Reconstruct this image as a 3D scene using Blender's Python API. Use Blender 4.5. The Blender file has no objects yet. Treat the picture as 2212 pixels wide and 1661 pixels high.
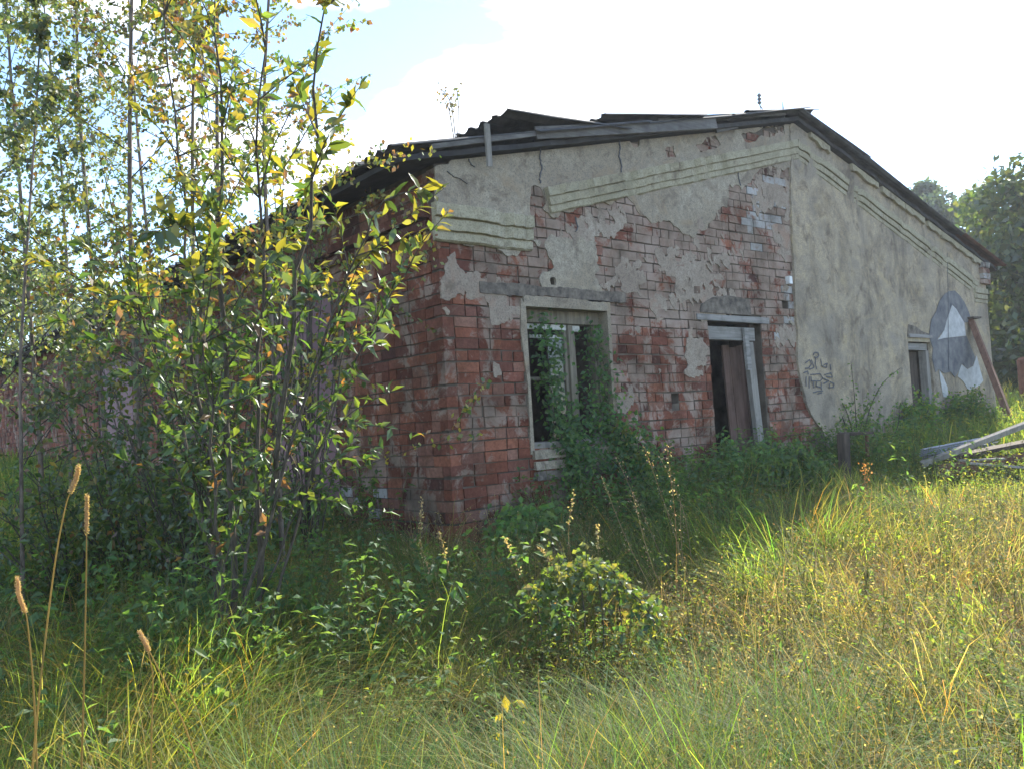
import bpy, bmesh, math, random
import numpy as np
from mathutils import Vector, Matrix
from mathutils.geometry import tessellate_polygon

rng = np.random.default_rng(7)
random.seed(7)
SC = bpy.context.scene
COL = SC.collection

# ------------------------------------------------------------------ camera
F_PX, YAW, PITCH, ROLL = 1842.1, 0.70293, 0.05182, -0.0604      # focal in 1/2212 widths
CAM = np.array([-4.3993, -6.0892, 0.8915])
fw = np.array([math.sin(YAW) * math.cos(PITCH), math.cos(YAW) * math.cos(PITCH), math.sin(PITCH)])
_r = np.cross(fw, [0, 0, 1]); _r /= np.linalg.norm(_r)
_u = np.cross(_r, fw)
RT = _r * math.cos(ROLL) + _u * math.sin(ROLL)
UP = -_r * math.sin(ROLL) + _u * math.cos(ROLL)
cam = bpy.data.cameras.new('camera'); camo = bpy.data.objects.new('camera', cam); COL.objects.link(camo)
cam.sensor_width = 36.0; cam.lens = F_PX / 2212 * 36.0
cam.clip_start = 0.05; cam.clip_end = 3000
m = Matrix.Identity(4)
for i in range(3):
    m[i][0] = RT[i]; m[i][1] = UP[i]; m[i][2] = -fw[i]; m[i][3] = CAM[i]
camo.matrix_world = m
SC.camera = camo

# ------------------------------------------------------------------ sky, sun, exposure
SUN_EL = math.radians(36)
SUN_H = np.array([math.sin(math.radians(70)), math.cos(math.radians(70))])                               # horizontal direction towards the sun
SUN_DIR = Vector((SUN_H[0] * math.cos(SUN_EL), SUN_H[1] * math.cos(SUN_EL), math.sin(SUN_EL))).normalized()
sun = bpy.data.lights.new('sun', 'SUN'); sun.energy = 5.0; sun.angle = math.radians(0.6); sun.color = (1.0, 0.93, 0.80)
suno = bpy.data.objects.new('sun', sun); COL.objects.link(suno)
suno.rotation_euler = (-SUN_DIR).to_track_quat('-Z', 'Y').to_euler()
suno.location = (20, 12, 25)
W = bpy.data.worlds.new('World'); SC.world = W; W.use_nodes = True
nt = W.node_tree; nt.nodes.clear()
def wn(t, **k):
    n = nt.nodes.new(t)
    for a, b in k.items(): setattr(n, a, b)
    return n
sky = wn('ShaderNodeTexSky', sky_type='NISHITA', sun_disc=False)
sky.sun_elevation = SUN_EL; sky.sun_rotation = math.atan2(SUN_H[0], SUN_H[1])
sky.air_density = 1.0; sky.dust_density = 0.1; sky.ozone_density = 3.0
tc = wn('ShaderNodeTexCoord')
mp = wn('ShaderNodeMapping'); mp.inputs['Scale'].default_value = (1, 1, 2.1); mp.inputs['Location'].default_value = (13.6, 7.2, 2.96)
nz = wn('ShaderNodeTexNoise'); nz.inputs['Scale'].default_value = 3.2; nz.inputs['Detail'].default_value = 7; nz.inputs['Roughness'].default_value = 0.55; nz.inputs['Distortion'].default_value = 0.25
rp = wn('ShaderNodeValToRGB'); rp.color_ramp.elements[0].position = 0.505; rp.color_ramp.elements[1].position = 0.665
# clouds are brightest round the sun
dotn = wn('ShaderNodeVectorMath', operation='DOT_PRODUCT'); dotn.inputs[1].default_value = SUN_DIR
mr = wn('ShaderNodeMapRange'); mr.inputs['From Min'].default_value = 0.55; mr.inputs['From Max'].default_value = 1.0; mr.inputs['To Min'].default_value = 0.0; mr.inputs['To Max'].default_value = 1.0
cbr = wn('ShaderNodeMix', data_type='RGBA'); cbr.inputs[6].default_value = (5.2, 5.3, 5.5, 1); cbr.inputs[7].default_value = (9.5, 9.4, 9.2, 1)
cov = wn('ShaderNodeMath', operation='MULTIPLY_ADD'); cov.inputs[1].default_value = 0.035
mixc = wn('ShaderNodeMix', data_type='RGBA')
bg = wn('ShaderNodeBackground'); bg.inputs['Strength'].default_value = 0.148
out = wn('ShaderNodeOutputWorld')
L = nt.links.new
L(tc.outputs['Generated'], mp.inputs['Vector']); L(mp.outputs[0], nz.inputs['Vector'])
L(tc.outputs['Generated'], dotn.inputs[0]); L(dotn.outputs['Value'], mr.inputs['Value'])
L(mr.outputs[0], cov.inputs[0]); L(nz.outputs['Fac'], cov.inputs[2])
L(cov.outputs[0], rp.inputs['Fac'])
L(mr.outputs[0], cbr.inputs[0])
L(rp.outputs['Color'], mixc.inputs[0]); L(sky.outputs[0], mixc.inputs[6]); L(cbr.outputs[2], mixc.inputs[7])
L(mixc.outputs[2], bg.inputs['Color']); L(bg.outputs[0], out.inputs['Surface'])
SC.view_settings.view_transform = 'Standard'; SC.view_settings.look = 'None'
SC.view_settings.exposure = 1.45; SC.view_settings.gamma = 1.0
SC.render.engine = 'CYCLES'
SC.cycles.use_denoising = True
SC.cycles.max_bounces = 6; SC.cycles.diffuse_bounces = 3; SC.cycles.glossy_bounces = 2
SC.cycles.transmission_bounces = 4; SC.cycles.transparent_max_bounces = 4
SC.cycles.caustics_reflective = False; SC.cycles.caustics_refractive = False

# ------------------------------------------------------------------ pixel helpers (2212-wide pixels give a direction only)
def ray(px, py):
    return fw * F_PX + RT * (px - 1106.0) - UP * (py - 830.4)
def hit(px, py, axis, val):
    d = ray(px, py); return CAM + d * ((val - CAM[axis]) / d[axis])
def gab(px, py, y=0.0):
    q = hit(px, py, 1, y); return float(q[0]), float(q[2])
def sid(px, py, x=0.0):
    q = hit(px, py, 0, x); return float(q[1]), float(q[2])
def zg(x, y):
    s = 0.045 * np.asarray(x, float) + 0.05 * np.asarray(y, float)
    s = 1.7 * np.tanh(s / 1.7)
    x = np.asarray(x, float); y = np.asarray(y, float)
    return -0.2 + s + 0.035 * np.sin(1.3 * x + 0.7 * y) * np.sin(0.9 * y - 0.5 * x + 1) + 0.02 * np.sin(3.1 * x - 2.2 * y)
def gnd(px, py, dz=0.0):
    d = ray(px, py); d = d / np.linalg.norm(d)
    t = 0.5
    while t < 120:
        q = CAM + d * t
        if q[2] < float(zg(q[0], q[1])) + dz: return q
        t += 0.02
    return q
def at_dist(px, py, dist):
    d = ray(px, py); hd = math.hypot(d[0], d[1]); return CAM + d * (dist / hd)

# ------------------------------------------------------------------ material helpers
def nodes(name):
    mt = bpy.data.materials.new(name); mt.use_nodes = True
    t = mt.node_tree; t.nodes.clear()
    o = t.nodes.new('ShaderNodeOutputMaterial')
    return mt, t, o
def N(t, kind, ins=None, **k):
    n = t.nodes.new(kind)
    for a, b in k.items(): setattr(n, a, b)
    for a, b in (ins or {}).items(): n.inputs[a].default_value = b
    return n
def ramp(t, fac, stops):
    r = t.nodes.new('ShaderNodeValToRGB'); e = r.color_ramp.elements
    e[0].position, e[0].color = stops[0][0], (*stops[0][1], 1)
    e[1].position, e[1].color = stops[-1][0], (*stops[-1][1], 1)
    for p, c in stops[1:-1]:
        q = e.new(p); q.color = (*c, 1)
    t.links.new(fac, r.inputs['Fac']); return r
def mixc_(t, fac, a, b, mode='MIX'):
    mx = N(t, 'ShaderNodeMix', data_type='RGBA', blend_type=mode)
    for v, i in ((fac, 0), (a, 6), (b, 7)):
        if hasattr(v, 'links'): t.links.new(v, mx.inputs[i])
        elif isinstance(v, tuple): mx.inputs[i].default_value = (*v, 1) if len(v) == 3 else v
        else: mx.inputs[i].default_value = v
    return mx.outputs[2]
def noise(t, scale, detail=4, rough=0.55, vec=None, coord='Position', dist=0.0):
    n = N(t, 'ShaderNodeTexNoise', {'Scale': scale, 'Detail': detail, 'Roughness': rough, 'Distortion': dist})
    if vec is None:
        if coord == 'Position':
            vec = N(t, 'ShaderNodeNewGeometry').outputs['Position']
        else:
            vec = N(t, 'ShaderNodeTexCoord').outputs[coord]
    t.links.new(vec, n.inputs['Vector']); return n.outputs['Fac']
def stretch(t, sx, sy, sz):
    g = N(t, 'ShaderNodeNewGeometry'); mpp = N(t, 'ShaderNodeMapping', {'Scale': (sx, sy, sz)})
    t.links.new(g.outputs['Position'], mpp.inputs['Vector']); return mpp.outputs[0]
def finish(t, o, col, rough=0.9, bump=None, bstr=0.4, bdist=0.01, spec=0.25, metal=0.0):
    p = N(t, 'ShaderNodeBsdfPrincipled', {'Roughness': rough, 'Specular IOR Level': spec, 'Metallic': metal})
    if hasattr(col, 'links'): t.links.new(col, p.inputs['Base Color'])
    else: p.inputs['Base Color'].default_value = (*col, 1)
    if bump is not None:
        b = N(t, 'ShaderNodeBump', {'Strength': bstr, 'Distance': bdist})
        t.links.new(bump, b.inputs['Height']); t.links.new(b.outputs[0], p.inputs['Normal'])
    t.links.new(p.outputs[0], o.inputs['Surface']); return p

def brick_material(name, lime):
    mt, t, o = nodes(name)
    a = N(t, 'ShaderNodeObjectInfo').outputs['Random']; b = N(t, 'ShaderNodeNewGeometry').outputs['Random Per Island']
    ad = N(t, 'ShaderNodeMath', operation='ADD'); t.links.new(a, ad.inputs[0]); t.links.new(b, ad.inputs[1])
    fr = N(t, 'ShaderNodeMath', operation='FRACT'); t.links.new(ad.outputs[0], fr.inputs[0])
    base = ramp(t, fr.outputs[0], [(0.0, (.20, .072, .048)), (.2, (.33, .122, .078)), (.4, (.42, .17, .105)), (.55, (.235, .10, .075)), (.7, (.38, .20, .145)), (.85, (.30, .115, .08)), (1.0, (.13, .06, .05))]).outputs[0]
    n1 = noise(t, 28, 5, .65)
    base = mixc_(t, ramp(t, n1, [(.3, (0, 0, 0)), (.7, (1, 1, 1))]).outputs[0], mixc_(t, 1.0, base, (.55, .55, .58), 'MULTIPLY'), base)
    # old plaster still clinging to the bricks, more of it away from the corner
    sep = N(t, 'ShaderNodeSeparateXYZ'); t.links.new(N(t, 'ShaderNodeNewGeometry').outputs['Position'], sep.inputs[0])
    lx = N(t, 'ShaderNodeMapRange', {'From Min': .7, 'From Max': 2.1, 'To Min': .42, 'To Max': .56}); t.links.new(sep.outputs['X'], lx.inputs['Value'])
    lz = N(t, 'ShaderNodeMapRange', {'From Min': 1.5, 'From Max': 2.2, 'To Min': 0.0, 'To Max': .35}); t.links.new(sep.outputs['Z'], lz.inputs['Value'])
    mxm = N(t, 'ShaderNodeMath', operation='MULTIPLY'); t.links.new(lz.outputs[0], mxm.inputs[0])
    lq = N(t, 'ShaderNodeMapRange', {'From Min': .05, 'From Max': .5, 'To Min': 0.0, 'To Max': 1.0}); t.links.new(sep.outputs['X'], lq.inputs['Value']); t.links.new(lq.outputs[0], mxm.inputs[1])
    sm = N(t, 'ShaderNodeMath', operation='ADD'); t.links.new(lx.outputs[0], sm.inputs[0]); t.links.new(mxm.outputs[0], sm.inputs[1])
    n2 = noise(t, 2.6, 9, .72, dist=.5)
    ma = N(t, 'ShaderNodeMath', operation='MULTIPLY_ADD'); t.links.new(sm.outputs[0], ma.inputs[0]); ma.inputs[1].default_value = .21; t.links.new(n2, ma.inputs[2])
    rmask = ramp(t, ma.outputs[0], [(.60, (0, 0, 0)), (.655, (.75, .75, .75)), (.80, (.95, .95, .95))]).outputs[0]
    rcol = mixc_(t, noise(t, 9, 5, .7), (.27, .19, .15), (.50, .42, .36))
    base = mixc_(t, rmask, base, rcol)
    if lime:
        n3 = noise(t, 9, 6, .7)
        base = mixc_(t, ramp(t, n3, [(.36, (0, 0, 0)), (.5, (1, 1, 1))]).outputs[0], base, (.47, .46, .46))
    dirt = ramp(t, noise(t, 2.3, 5, .6), [(.36, (1, 1, 1)), (.52, (.72, .70, .66)), (.70, (.36, .36, .34))]).outputs[0]
    base = mixc_(t, 1.0, base, dirt, 'MULTIPLY')
    finish(t, o, base, .92, noise(t, 60, 6, .8), .9, .006, .10)
    return mt
def plaster_material(name, cols, stain, streak=0.0, warm=(.47, .37, .22), bump=.7):
    mt, t, o = nodes(name)
    n1 = noise(t, 1.0, 8, .68, dist=.7)
    base = ramp(t, n1, cols).outputs[0]
    n2 = noise(t, 16, 8, .75)
    base = mixc_(t, ramp(t, n2, [(.38, (0, 0, 0)), (.62, (.85, .85, .85))]).outputs[0], base, stain)
    n5 = noise(t, 70, 3, .7)
    base = mixc_(t, ramp(t, n5, [(.50, (0, 0, 0)), (.62, (.6, .6, .6))]).outputs[0], base, tuple(x * .55 for x in stain))
    if streak:
        n3 = noise(t, 1.0, 8, .7, vec=stretch(t, 1.6, 1.6, .8), dist=.6)
        base = mixc_(t, ramp(t, n3, [(.47, (0, 0, 0)), (.66, (streak,) * 3)]).outputs[0], base, (.14, .115, .09))
    n4 = noise(t, 1.7, 7, .65, dist=1.2)
    base = mixc_(t, ramp(t, n4, [(.55, (0, 0, 0)), (.68, (.6, .6, .6))]).outputs[0], base, warm)
    n6 = noise(t, 4.0, 8, .7, dist=.6)
    base = mixc_(t, ramp(t, n6, [(.53, (0, 0, 0)), (.66, (.75, .75, .75))]).outputs[0], base, (.16, .125, .095))
    h = noise(t, 38, 7, .8)
    finish(t, o, base, .95, h, bump, .008, .10)
    return mt
def wood_material(name, c0, c1, rough=.85, axis=2, sc=1.0):
    mt, t, o = nodes(name)
    tcn = N(t, 'ShaderNodeTexCoord'); s = [26 * sc] * 3; s[axis] = 1.6
    mpp = N(t, 'ShaderNodeMapping', {'Scale': tuple(s)}); t.links.new(tcn.outputs['Object'], mpp.inputs['Vector'])
    n1 = noise(t, 1.0, 6, .65, vec=mpp.outputs[0], dist=.6)
    base = ramp(t, n1, [(.28, c0), (.72, c1)]).outputs[0]
    n2 = noise(t, 5, 4, .6)
    base = mixc_(t, ramp(t, n2, [(.5, (0, 0, 0)), (.75, (.6, .6, .6))]).outputs[0], base, tuple(x * .5 for x in c0))
    finish(t, o, base, rough, n1, .5, .006, .2)
    return mt
def plain_material(name, c0, c1, rough=.9, scale=6, spec=.2, metal=0.0, bumps=30, bstr=.3):
    mt, t, o = nodes(name)
    base = ramp(t, noise(t, scale, 6, .65), [(.3, c0), (.7, c1)]).outputs[0]
    finish(t, o, base, rough, noise(t, bumps, 4, .6), bstr, .006, spec, metal)
    return mt
def foliage_material(name, trans=.5, gloss=.06, boost=1.0, grough=.45):
    mt, t, o = nodes(name)
    at = N(t, 'ShaderNodeAttribute', attribute_name='col')
    ob = N(t, 'ShaderNodeObjectInfo').outputs['Random']
    hs = N(t, 'ShaderNodeHueSaturation', {'Saturation': 1.0})
    mr2 = N(t, 'ShaderNodeMapRange', {'To Min': .75, 'To Max': 1.25}); t.links.new(ob, mr2.inputs['Value']); t.links.new(mr2.outputs[0], hs.inputs['Value'])
    t.links.new(at.outputs['Color'], hs.inputs['Color'])
    d = N(t, 'ShaderNodeBsdfDiffuse'); t.links.new(hs.outputs[0], d.inputs['Color'])
    tr = N(t, 'ShaderNodeBsdfTranslucent')
    tcol = mixc_(t, 1.0, hs.outputs[0], (1.75 * boost, 1.6 * boost, .75 * boost), 'MULTIPLY'); t.links.new(tcol, tr.inputs['Color'])
    ms = N(t, 'ShaderNodeMixShader', {0: trans}); t.links.new(d.outputs[0], ms.inputs[1]); t.links.new(tr.outputs[0], ms.inputs[2])
    g = N(t, 'ShaderNodeBsdfGlossy', {'Roughness': grough, 'Color': (.9, .95, 1, 1)})
    m2 = N(t, 'ShaderNodeMixShader', {0: gloss}); t.links.new(ms.outputs[0], m2.inputs[1]); t.links.new(g.outputs[0], m2.inputs[2])
    t.links.new(m2.outputs[0], o.inputs['Surface'])
    return mt
def bark_material(name, c0, c1):
    mt, t, o = nodes(name)
    n1 = noise(t, 6, 6, .7, vec=stretch(t, 6, 6, 1.5))
    finish(t, o, ramp(t, n1, [(.35, c0), (.65, c1)]).outputs[0], .9, n1, .5, .006, .15)
    return mt

M = {}
M['brick'] = brick_material('red_brick', False)
M['brick_lime'] = brick_material('limewashed_brick', True)
M['mortar'] = plain_material('old_mortar', (.035, .028, .022), (.20, .165, .135), .95, 2.2, .1)
M['plaster'] = plaster_material('grey_old_plaster', [(.3, (.25, .195, .14)), (.48, (.39, .325, .24)), (.62, (.49, .43, .335)), (.75, (.36, .30, .225))], (.27, .235, .19), 0.0, (.34, .25, .16))
M['plaster_r'] = plaster_material('yellow_grey_plaster', [(.30, (.19, .17, .145)), (.42, (.36, .305, .235)), (.55, (.55, .44, .29)), (.68, (.34, .30, .25)), (.78, (.46, .41, .34))], (.33, .285, .23), .85)
M['cornice'] = plaster_material('yellowed_lime_plaster', [(.3, (.34, .30, .21)), (.5, (.45, .40, .285)), (.7, (.50, .46, .36))], (.33, .30, .215), 0.0, (.22, .20, .13), .3)
M['smear'] = plaster_material('mortar_smear', [(.3, (.24, .19, .15)), (.5, (.37, .31, .245)), (.7, (.47, .41, .335))], (.30, .235, .19), 0.0, (.36, .21, .15))
M['concrete'] = plain_material('sooty_concrete', (.05, .045, .042), (.26, .22, .18), .95, 12, .1, bumps=60, bstr=.5)
M['wood_grey'] = wood_material('weathered_grey_wood', (.17, .155, .14), (.36, .335, .30))
M['wood_greyx'] = wood_material('weathered_grey_board', (.17, .16, .15), (.38, .36, .34), axis=0)
M['wood_door'] = wood_material('brown_door_planks', (.10, .062, .05), (.23, .145, .12))
M['wood_dark'] = wood_material('dark_rotten_wood', (.045, .036, .03), (.13, .10, .08))
M['wood_brown'] = wood_material('red_brown_beam', (.11, .055, .04), (.24, .13, .09))
M['wood_frame'] = wood_material('window_frame_wood', (.13, .11, .085), (.31, .27, .21))
M['white_chip'] = plain_material('chipped_white_paint', (.40, .39, .36), (.72, .71, .67), .7, 18)
M['mauve'] = plain_material('mauve_painted_metal', (.17, .085, .10), (.215, .115, .135), .6, 3, .3, bumps=4, bstr=.15)
M['slate'] = plain_material('asbestos_slate', (.035, .036, .04), (.11, .11, .115), .9, 5, .2)
M['slate_pale'] = plain_material('pale_slate_debris', (.16, .17, .19), (.34, .36, .39), .75, 7, .35)
M['felt'] = plain_material('tarred_roof_felt', (.018, .018, .021), (.06, .058, .06), .85, 4, .3, bumps=10, bstr=.6)
M['rust'] = plain_material('rusty_sheet', (.075, .035, .025), (.19, .085, .055), .9, 6, .2)
M['metal'] = plain_material('dull_metal', (.14, .14, .15), (.3, .3, .3), .5, 8, .4, .7)
M['ceramic'] = plain_material('white_ceramic', (.6, .6, .6), (.8, .8, .8), .35, 5, .5)
M['paint_grey'] = plain_material('blue_grey_wall_paint', (.10, .105, .125), (.25, .245, .24), .95, 6, .05)
M['paint_white'] = plain_material('white_wall_paint', (.38, .38, .38), (.58, .58, .58), .9, 9, .1)
M['paint_ink'] = plain_material('dark_spray_paint', (.075, .08, .095), (.14, .14, .15), .7, 30, .2)
M['soil'] = plain_material('bare_soil', (.03, .026, .017), (.075, .062, .036), .98, 3, .05)
M['leaf'] = foliage_material('leaf', .52, .05)
M['leaf_shade'] = foliage_material('weed_leaf', .55, .022, 1.45, .6)
M['grass'] = foliage_material('grass_blade', .56, .02, 1.3, .6)
M['dry'] = foliage_material('dry_grass', .42, .015, 1.15, .6)
M['bark'] = bark_material('grey_brown_bark', (.045, .038, .03), (.13, .11, .09))
M['birch'] = bark_material('birch_bark', (.07, .055, .045), (.26, .21, .17))
mt, t, o = nodes('window_glass')
pp = finish(t, o, (.02, .025, .025), .08, spec=.6)
M['glass'] = mt

# ------------------------------------------------------------------ object helpers
def tag(o, label=None, cat=None, group=None, kind=None):
    if label: o['label'] = label
    if cat: o['category'] = cat
    if group: o['group'] = group
    if kind: o['kind'] = kind
    return o
def empty(name, loc=(0, 0, 0), label=None, cat=None, group=None, parent=None):
    o = bpy.data.objects.new(name, None); COL.objects.link(o); o.location = loc; o.empty_display_size = .2
    if parent: o.parent = parent
    return tag(o, label, cat, group)
def link(name, me, mat=None, parent=None, loc=None):
    o = bpy.data.objects.new(name, me); COL.objects.link(o)
    if mat is not None and not me.materials:
        for q in (mat if isinstance(mat, (list, tuple)) else [mat]): me.materials.append(q)
    if loc is not None: o.location = loc
    if parent is not None:
        o.parent = parent
        if loc is None: o.location = -Vector(parent_loc(parent))
    return o
def parent_loc(p):
    v = Vector((0, 0, 0))
    while p is not None: v += p.location; p = p.parent
    return v
class MB:
    """collects polygons in world space"""
    def __init__(s): s.V = []; s.F = []; s.C = []; s.n = 0; s.MI = []
    def add(s, V, F, C=None, mi=0):
        V = np.asarray(V, float).reshape(-1, 3); s.V.append(V)
        for f in F:
            f = np.asarray(f, int)
            if f.size: s.F.append(f + s.n); s.MI.append(np.full(len(f), mi))
        s.C.append(np.tile(np.array([.2, .2, .2]), (len(V), 1)) if C is None else np.broadcast_to(np.asarray(C, float), (len(V), 3)))
        s.n += len(V); return s
    def box(s, c, size, R=None, C=None, jit=0.0, mi=0):
        h = np.asarray(size) / 2
        v = np.array([[x, y, z] for x in (-1, 1) for y in (-1, 1) for z in (-1, 1)]) * h
        if jit: v = v + rng.uniform(-jit, jit, v.shape)
        if R is not None: v = v @ np.asarray(R).T
        return s.add(v + np.asarray(c), [np.array([[0, 1, 3, 2], [4, 6, 7, 5], [0, 4, 5, 1], [2, 3, 7, 6], [0, 2, 6, 4], [1, 5, 7, 3]])], C, mi)
    def bar(s, a, b, w, d, ref=(0, 1, 0), jit=0.0, C=None):
        a = np.asarray(a, float); b = np.asarray(b, float); z = b - a; ln = np.linalg.norm(z); z = z / ln
        x = np.cross(np.asarray(ref, float), z); x /= np.linalg.norm(x); y = np.cross(z, x)
        return s.box((a + b) / 2, (w, d, ln), np.stack([x, y, z], 1), C, jit)
    def tube(s, pts, rad, sides=6, C=None):
        pts = np.asarray(pts, float); n = len(pts); rad = np.broadcast_to(np.asarray(rad, float), (n,))
        tg = np.gradient(pts, axis=0); tg /= np.linalg.norm(tg, axis=1, keepdims=True) + 1e-9
        ref = np.array([.31, .87, .37]); x = np.cross(tg, ref); x /= np.linalg.norm(x, axis=1, keepdims=True) + 1e-9
        y = np.cross(tg, x); an = np.linspace(0, 2 * math.pi, sides, endpoint=False)
        V = (pts[:, None] + rad[:, None, None] * (np.cos(an)[None, :, None] * x[:, None] + np.sin(an)[None, :, None] * y[:, None])).reshape(-1, 3)
        i = np.arange(n - 1)[:, None] * sides; k = np.arange(sides)[None]; k2 = (k + 1) % sides
        F = np.stack([i + k, i + k2, i + sides + k2, i + sides + k], -1).reshape(-1, 4)
        return s.add(V, [F], C)
    def prism(s, poly2, y0, y1, plane='xz', mi=0):
        """extrude a polygon given on a wall plane"""
        P = np.asarray(poly2, float); n = len(P)
        tri = np.array(tessellate_polygon([[Vector((a, b, 0)) for a, b in P]]))
        def lift(yv):
            o = np.zeros((n, 3)); o[:, 2] = P[:, 1]
            if plane == 'xz': o[:, 0] = P[:, 0]; o[:, 1] = yv
            else: o[:, 1] = P[:, 0]; o[:, 0] = yv
            return o
        V = np.concatenate([lift(y0), lift(y1)])
        k = np.arange(n); k2 = (k + 1) % n
        return s.add(V, [tri, tri[:, ::-1] + n, np.stack([k, k2, k2 + n, k + n], -1)], None, mi)
    def mesh(s, name, smooth=False, col=True):
        me = bpy.data.meshes.new(name)
        V = np.concatenate(s.V); me.vertices.add(len(V)); me.vertices.foreach_set('co', V.astype(np.float32).ravel())
        tot = np.concatenate([np.full(len(f), f.shape[1]) for f in s.F]); lv = np.concatenate([f.ravel() for f in s.F])
        me.loops.add(len(lv)); me.loops.foreach_set('vertex_index', lv.astype(np.int32))
        me.polygons.add(len(tot)); st = np.concatenate([[0], np.cumsum(tot)[:-1]])
        me.polygons.foreach_set('loop_start', st.astype(np.int32)); me.polygons.foreach_set('loop_total', tot.astype(np.int32))
        me.polygons.foreach_set('material_index', np.concatenate(s.MI).astype(np.int32))
        me.polygons.foreach_set('use_smooth', np.full(len(tot), bool(smooth)))
        if col:
            at = me.color_attributes.new('col', 'FLOAT_COLOR', 'POINT')
            C = np.concatenate(s.C); C4 = np.ones((len(C), 4), np.float32); C4[:, :3] = C; at.data.foreach_set('color', C4.ravel())
        me.update(calc_edges=True); return me
    def recalc(s, name, **k):
        me = s.mesh(name, **k); bm = bmesh.new(); bm.from_mesh(me); bmesh.ops.recalc_face_normals(bm, faces=bm.faces); bm.to_mesh(me); bm.free(); return me
    def build(s, name, mat, parent=None, smooth=False, fix=False):
        me = s.recalc(name, smooth=smooth) if fix else s.mesh(name, smooth=smooth)
        return link(name, me, mat, parent)
def bevelled(o, w=.006, seg=1):
    b = o.modifiers.new('bevel', 'BEVEL'); b.width = w; b.segments = seg; b.limit_method = 'ANGLE'; return o
def fbm(x, z, s=1.0, seed=0):
    """cheap smooth noise, about -1..1"""
    v = 0; a = 1.0; f = s; r = np.random.default_rng(seed)
    for k in range(5):
        for j in range(3):
            th = r.uniform(0, 6.28); ph = r.uniform(0, 6.28)
            v = v + a * .4 * np.sin(f * (x * math.cos(th) + z * math.sin(th)) + ph)
        f *= 2.03; a *= .55
    return v
def sdist(P, poly):
    """signed distance to polygon, + inside; P (n,2)"""
    A = np.asarray(poly, float); B = np.roll(A, -1, 0); d = np.full(len(P), 1e9); ins = np.zeros(len(P), bool)
    for a, b in zip(A, B):
        e = b - a; w = P - a; tt = np.clip((w @ e) / (e @ e), 0, 1); d = np.minimum(d, np.linalg.norm(w - tt[:, None] * e, axis=1))
        c = ((a[1] > P[:, 1]) != (b[1] > P[:, 1])); xs = a[0] + (P[:, 1] - a[1]) * (b[0] - a[0]) / (b[1] - a[1] + 1e-12)
        ins ^= c & (P[:, 0] < xs)
    return np.where(ins, d, -d)

# ------------------------------------------------------------------ ground
def axis_samples(lo, hi, fine_lo, fine_hi, fine, coarse):
    return np.concatenate([np.arange(lo, fine_lo, coarse), np.arange(fine_lo, fine_hi, fine), np.arange(fine_hi, hi + 1, coarse)])
gx = axis_samples(-240, 260, -12, 20, .4, 10); gy = axis_samples(-240, 260, -12, 26, .4, 10)
X, Y = np.meshgrid(gx, gy); nxg, nyg = len(gx), len(gy)
g = MB(); i = np.arange(nyg - 1)[:, None] * nxg + np.arange(nxg - 1)[None]
g.add(np.stack([X, Y, zg(X, Y)], -1), [np.stack([i, i + 1, i + nxg + 1, i + nxg], -1).reshape(-1, 4)])
ground = g.build('ground', M['soil'], smooth=True); tag(ground, kind='structure')

# ------------------------------------------------------------------ the derelict house
WID, DEP, WT = 12.0, 24.0, 0.5
EAVE = 3.32; RISE = 0.246
def roofz(x): return EAVE + RISE * (np.minimum(x, WID - x))
house = empty('brick_house', (0, 0, -.2), 'derelict single storey brick house with peeling grey plaster and sagging gable roof', 'house')
wx0, wx1 = gab(1142, 800)[0], gab(1318, 800)[0]; wz1 = gab(1225, 656)[1]; wz0 = gab(1240, 962)[1]
dx0, dx1 = gab(1541, 850)[0], gab(1655, 850)[0]; dz1 = gab(1590, 690)[1]; dz0 = float(zg(dx0, 0)) - .02
ex0, ex1 = gab(1962, 800)[0], gab(2010, 800)[0]; ez1 = gab(1985, 740)[1]; ez0 = float(zg(ex0, 0)) - .02
hx, hz = gab(1460, 860); kx, kz = gab(1698, 660); rx, rz = gab(1193, 608)
OPEN = [(wx0, wx1, wz0, wz1), (dx0, dx1, dz0, dz1), (ex0, ex1, ez0, ez1), (hx - .06, hx + .06, hz - .055, hz + .055), (kx - .06, kx + .06, kz - .055, kz + .055), (rx - .035, rx + .035, rz - .035, rz + .035)]
Z0 = -.7
def wall_mesh(outer, holes, y0, y1, plane):
    loops = [outer] + holes; flat = [p for lp in loops for p in lp]
    tri = np.array(tessellate_polygon([[Vector((a, b, 0)) for a, b in lp] for lp in loops])); n = len(flat); P = np.array(flat)
    def lift(yv):
        o = np.zeros((n, 3)); o[:, 2] = P[:, 1]; o[:, 0 if plane == 'xz' else 1] = P[:, 0]; o[:, 1 if plane == 'xz' else 0] = yv; return o
    F = [tri, tri[:, ::-1] + n]; k0 = 0
    for lp in loops:
        k = np.arange(len(lp)) + k0; k2 = np.roll(k, -1); F.append(np.stack([k, k2, k2 + n, k + n], -1)); k0 += len(lp)
    return MB().add(np.concatenate([lift(y0), lift(y1)]), F)
rect = lambda a, b, c, d: [(a, c), (b, c), (b, d), (a, d)]
outer = [(.014, Z0), (WID, Z0), (WID, roofz(WID) - .03), (WID / 2, roofz(WID / 2) - .03), (.014, roofz(0.0) - .03)]
gable = wall_mesh(outer, [rect(*q) for q in OPEN], .014, WT, 'xz').build('gable_wall', M['mortar'], house, fix=True)
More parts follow.
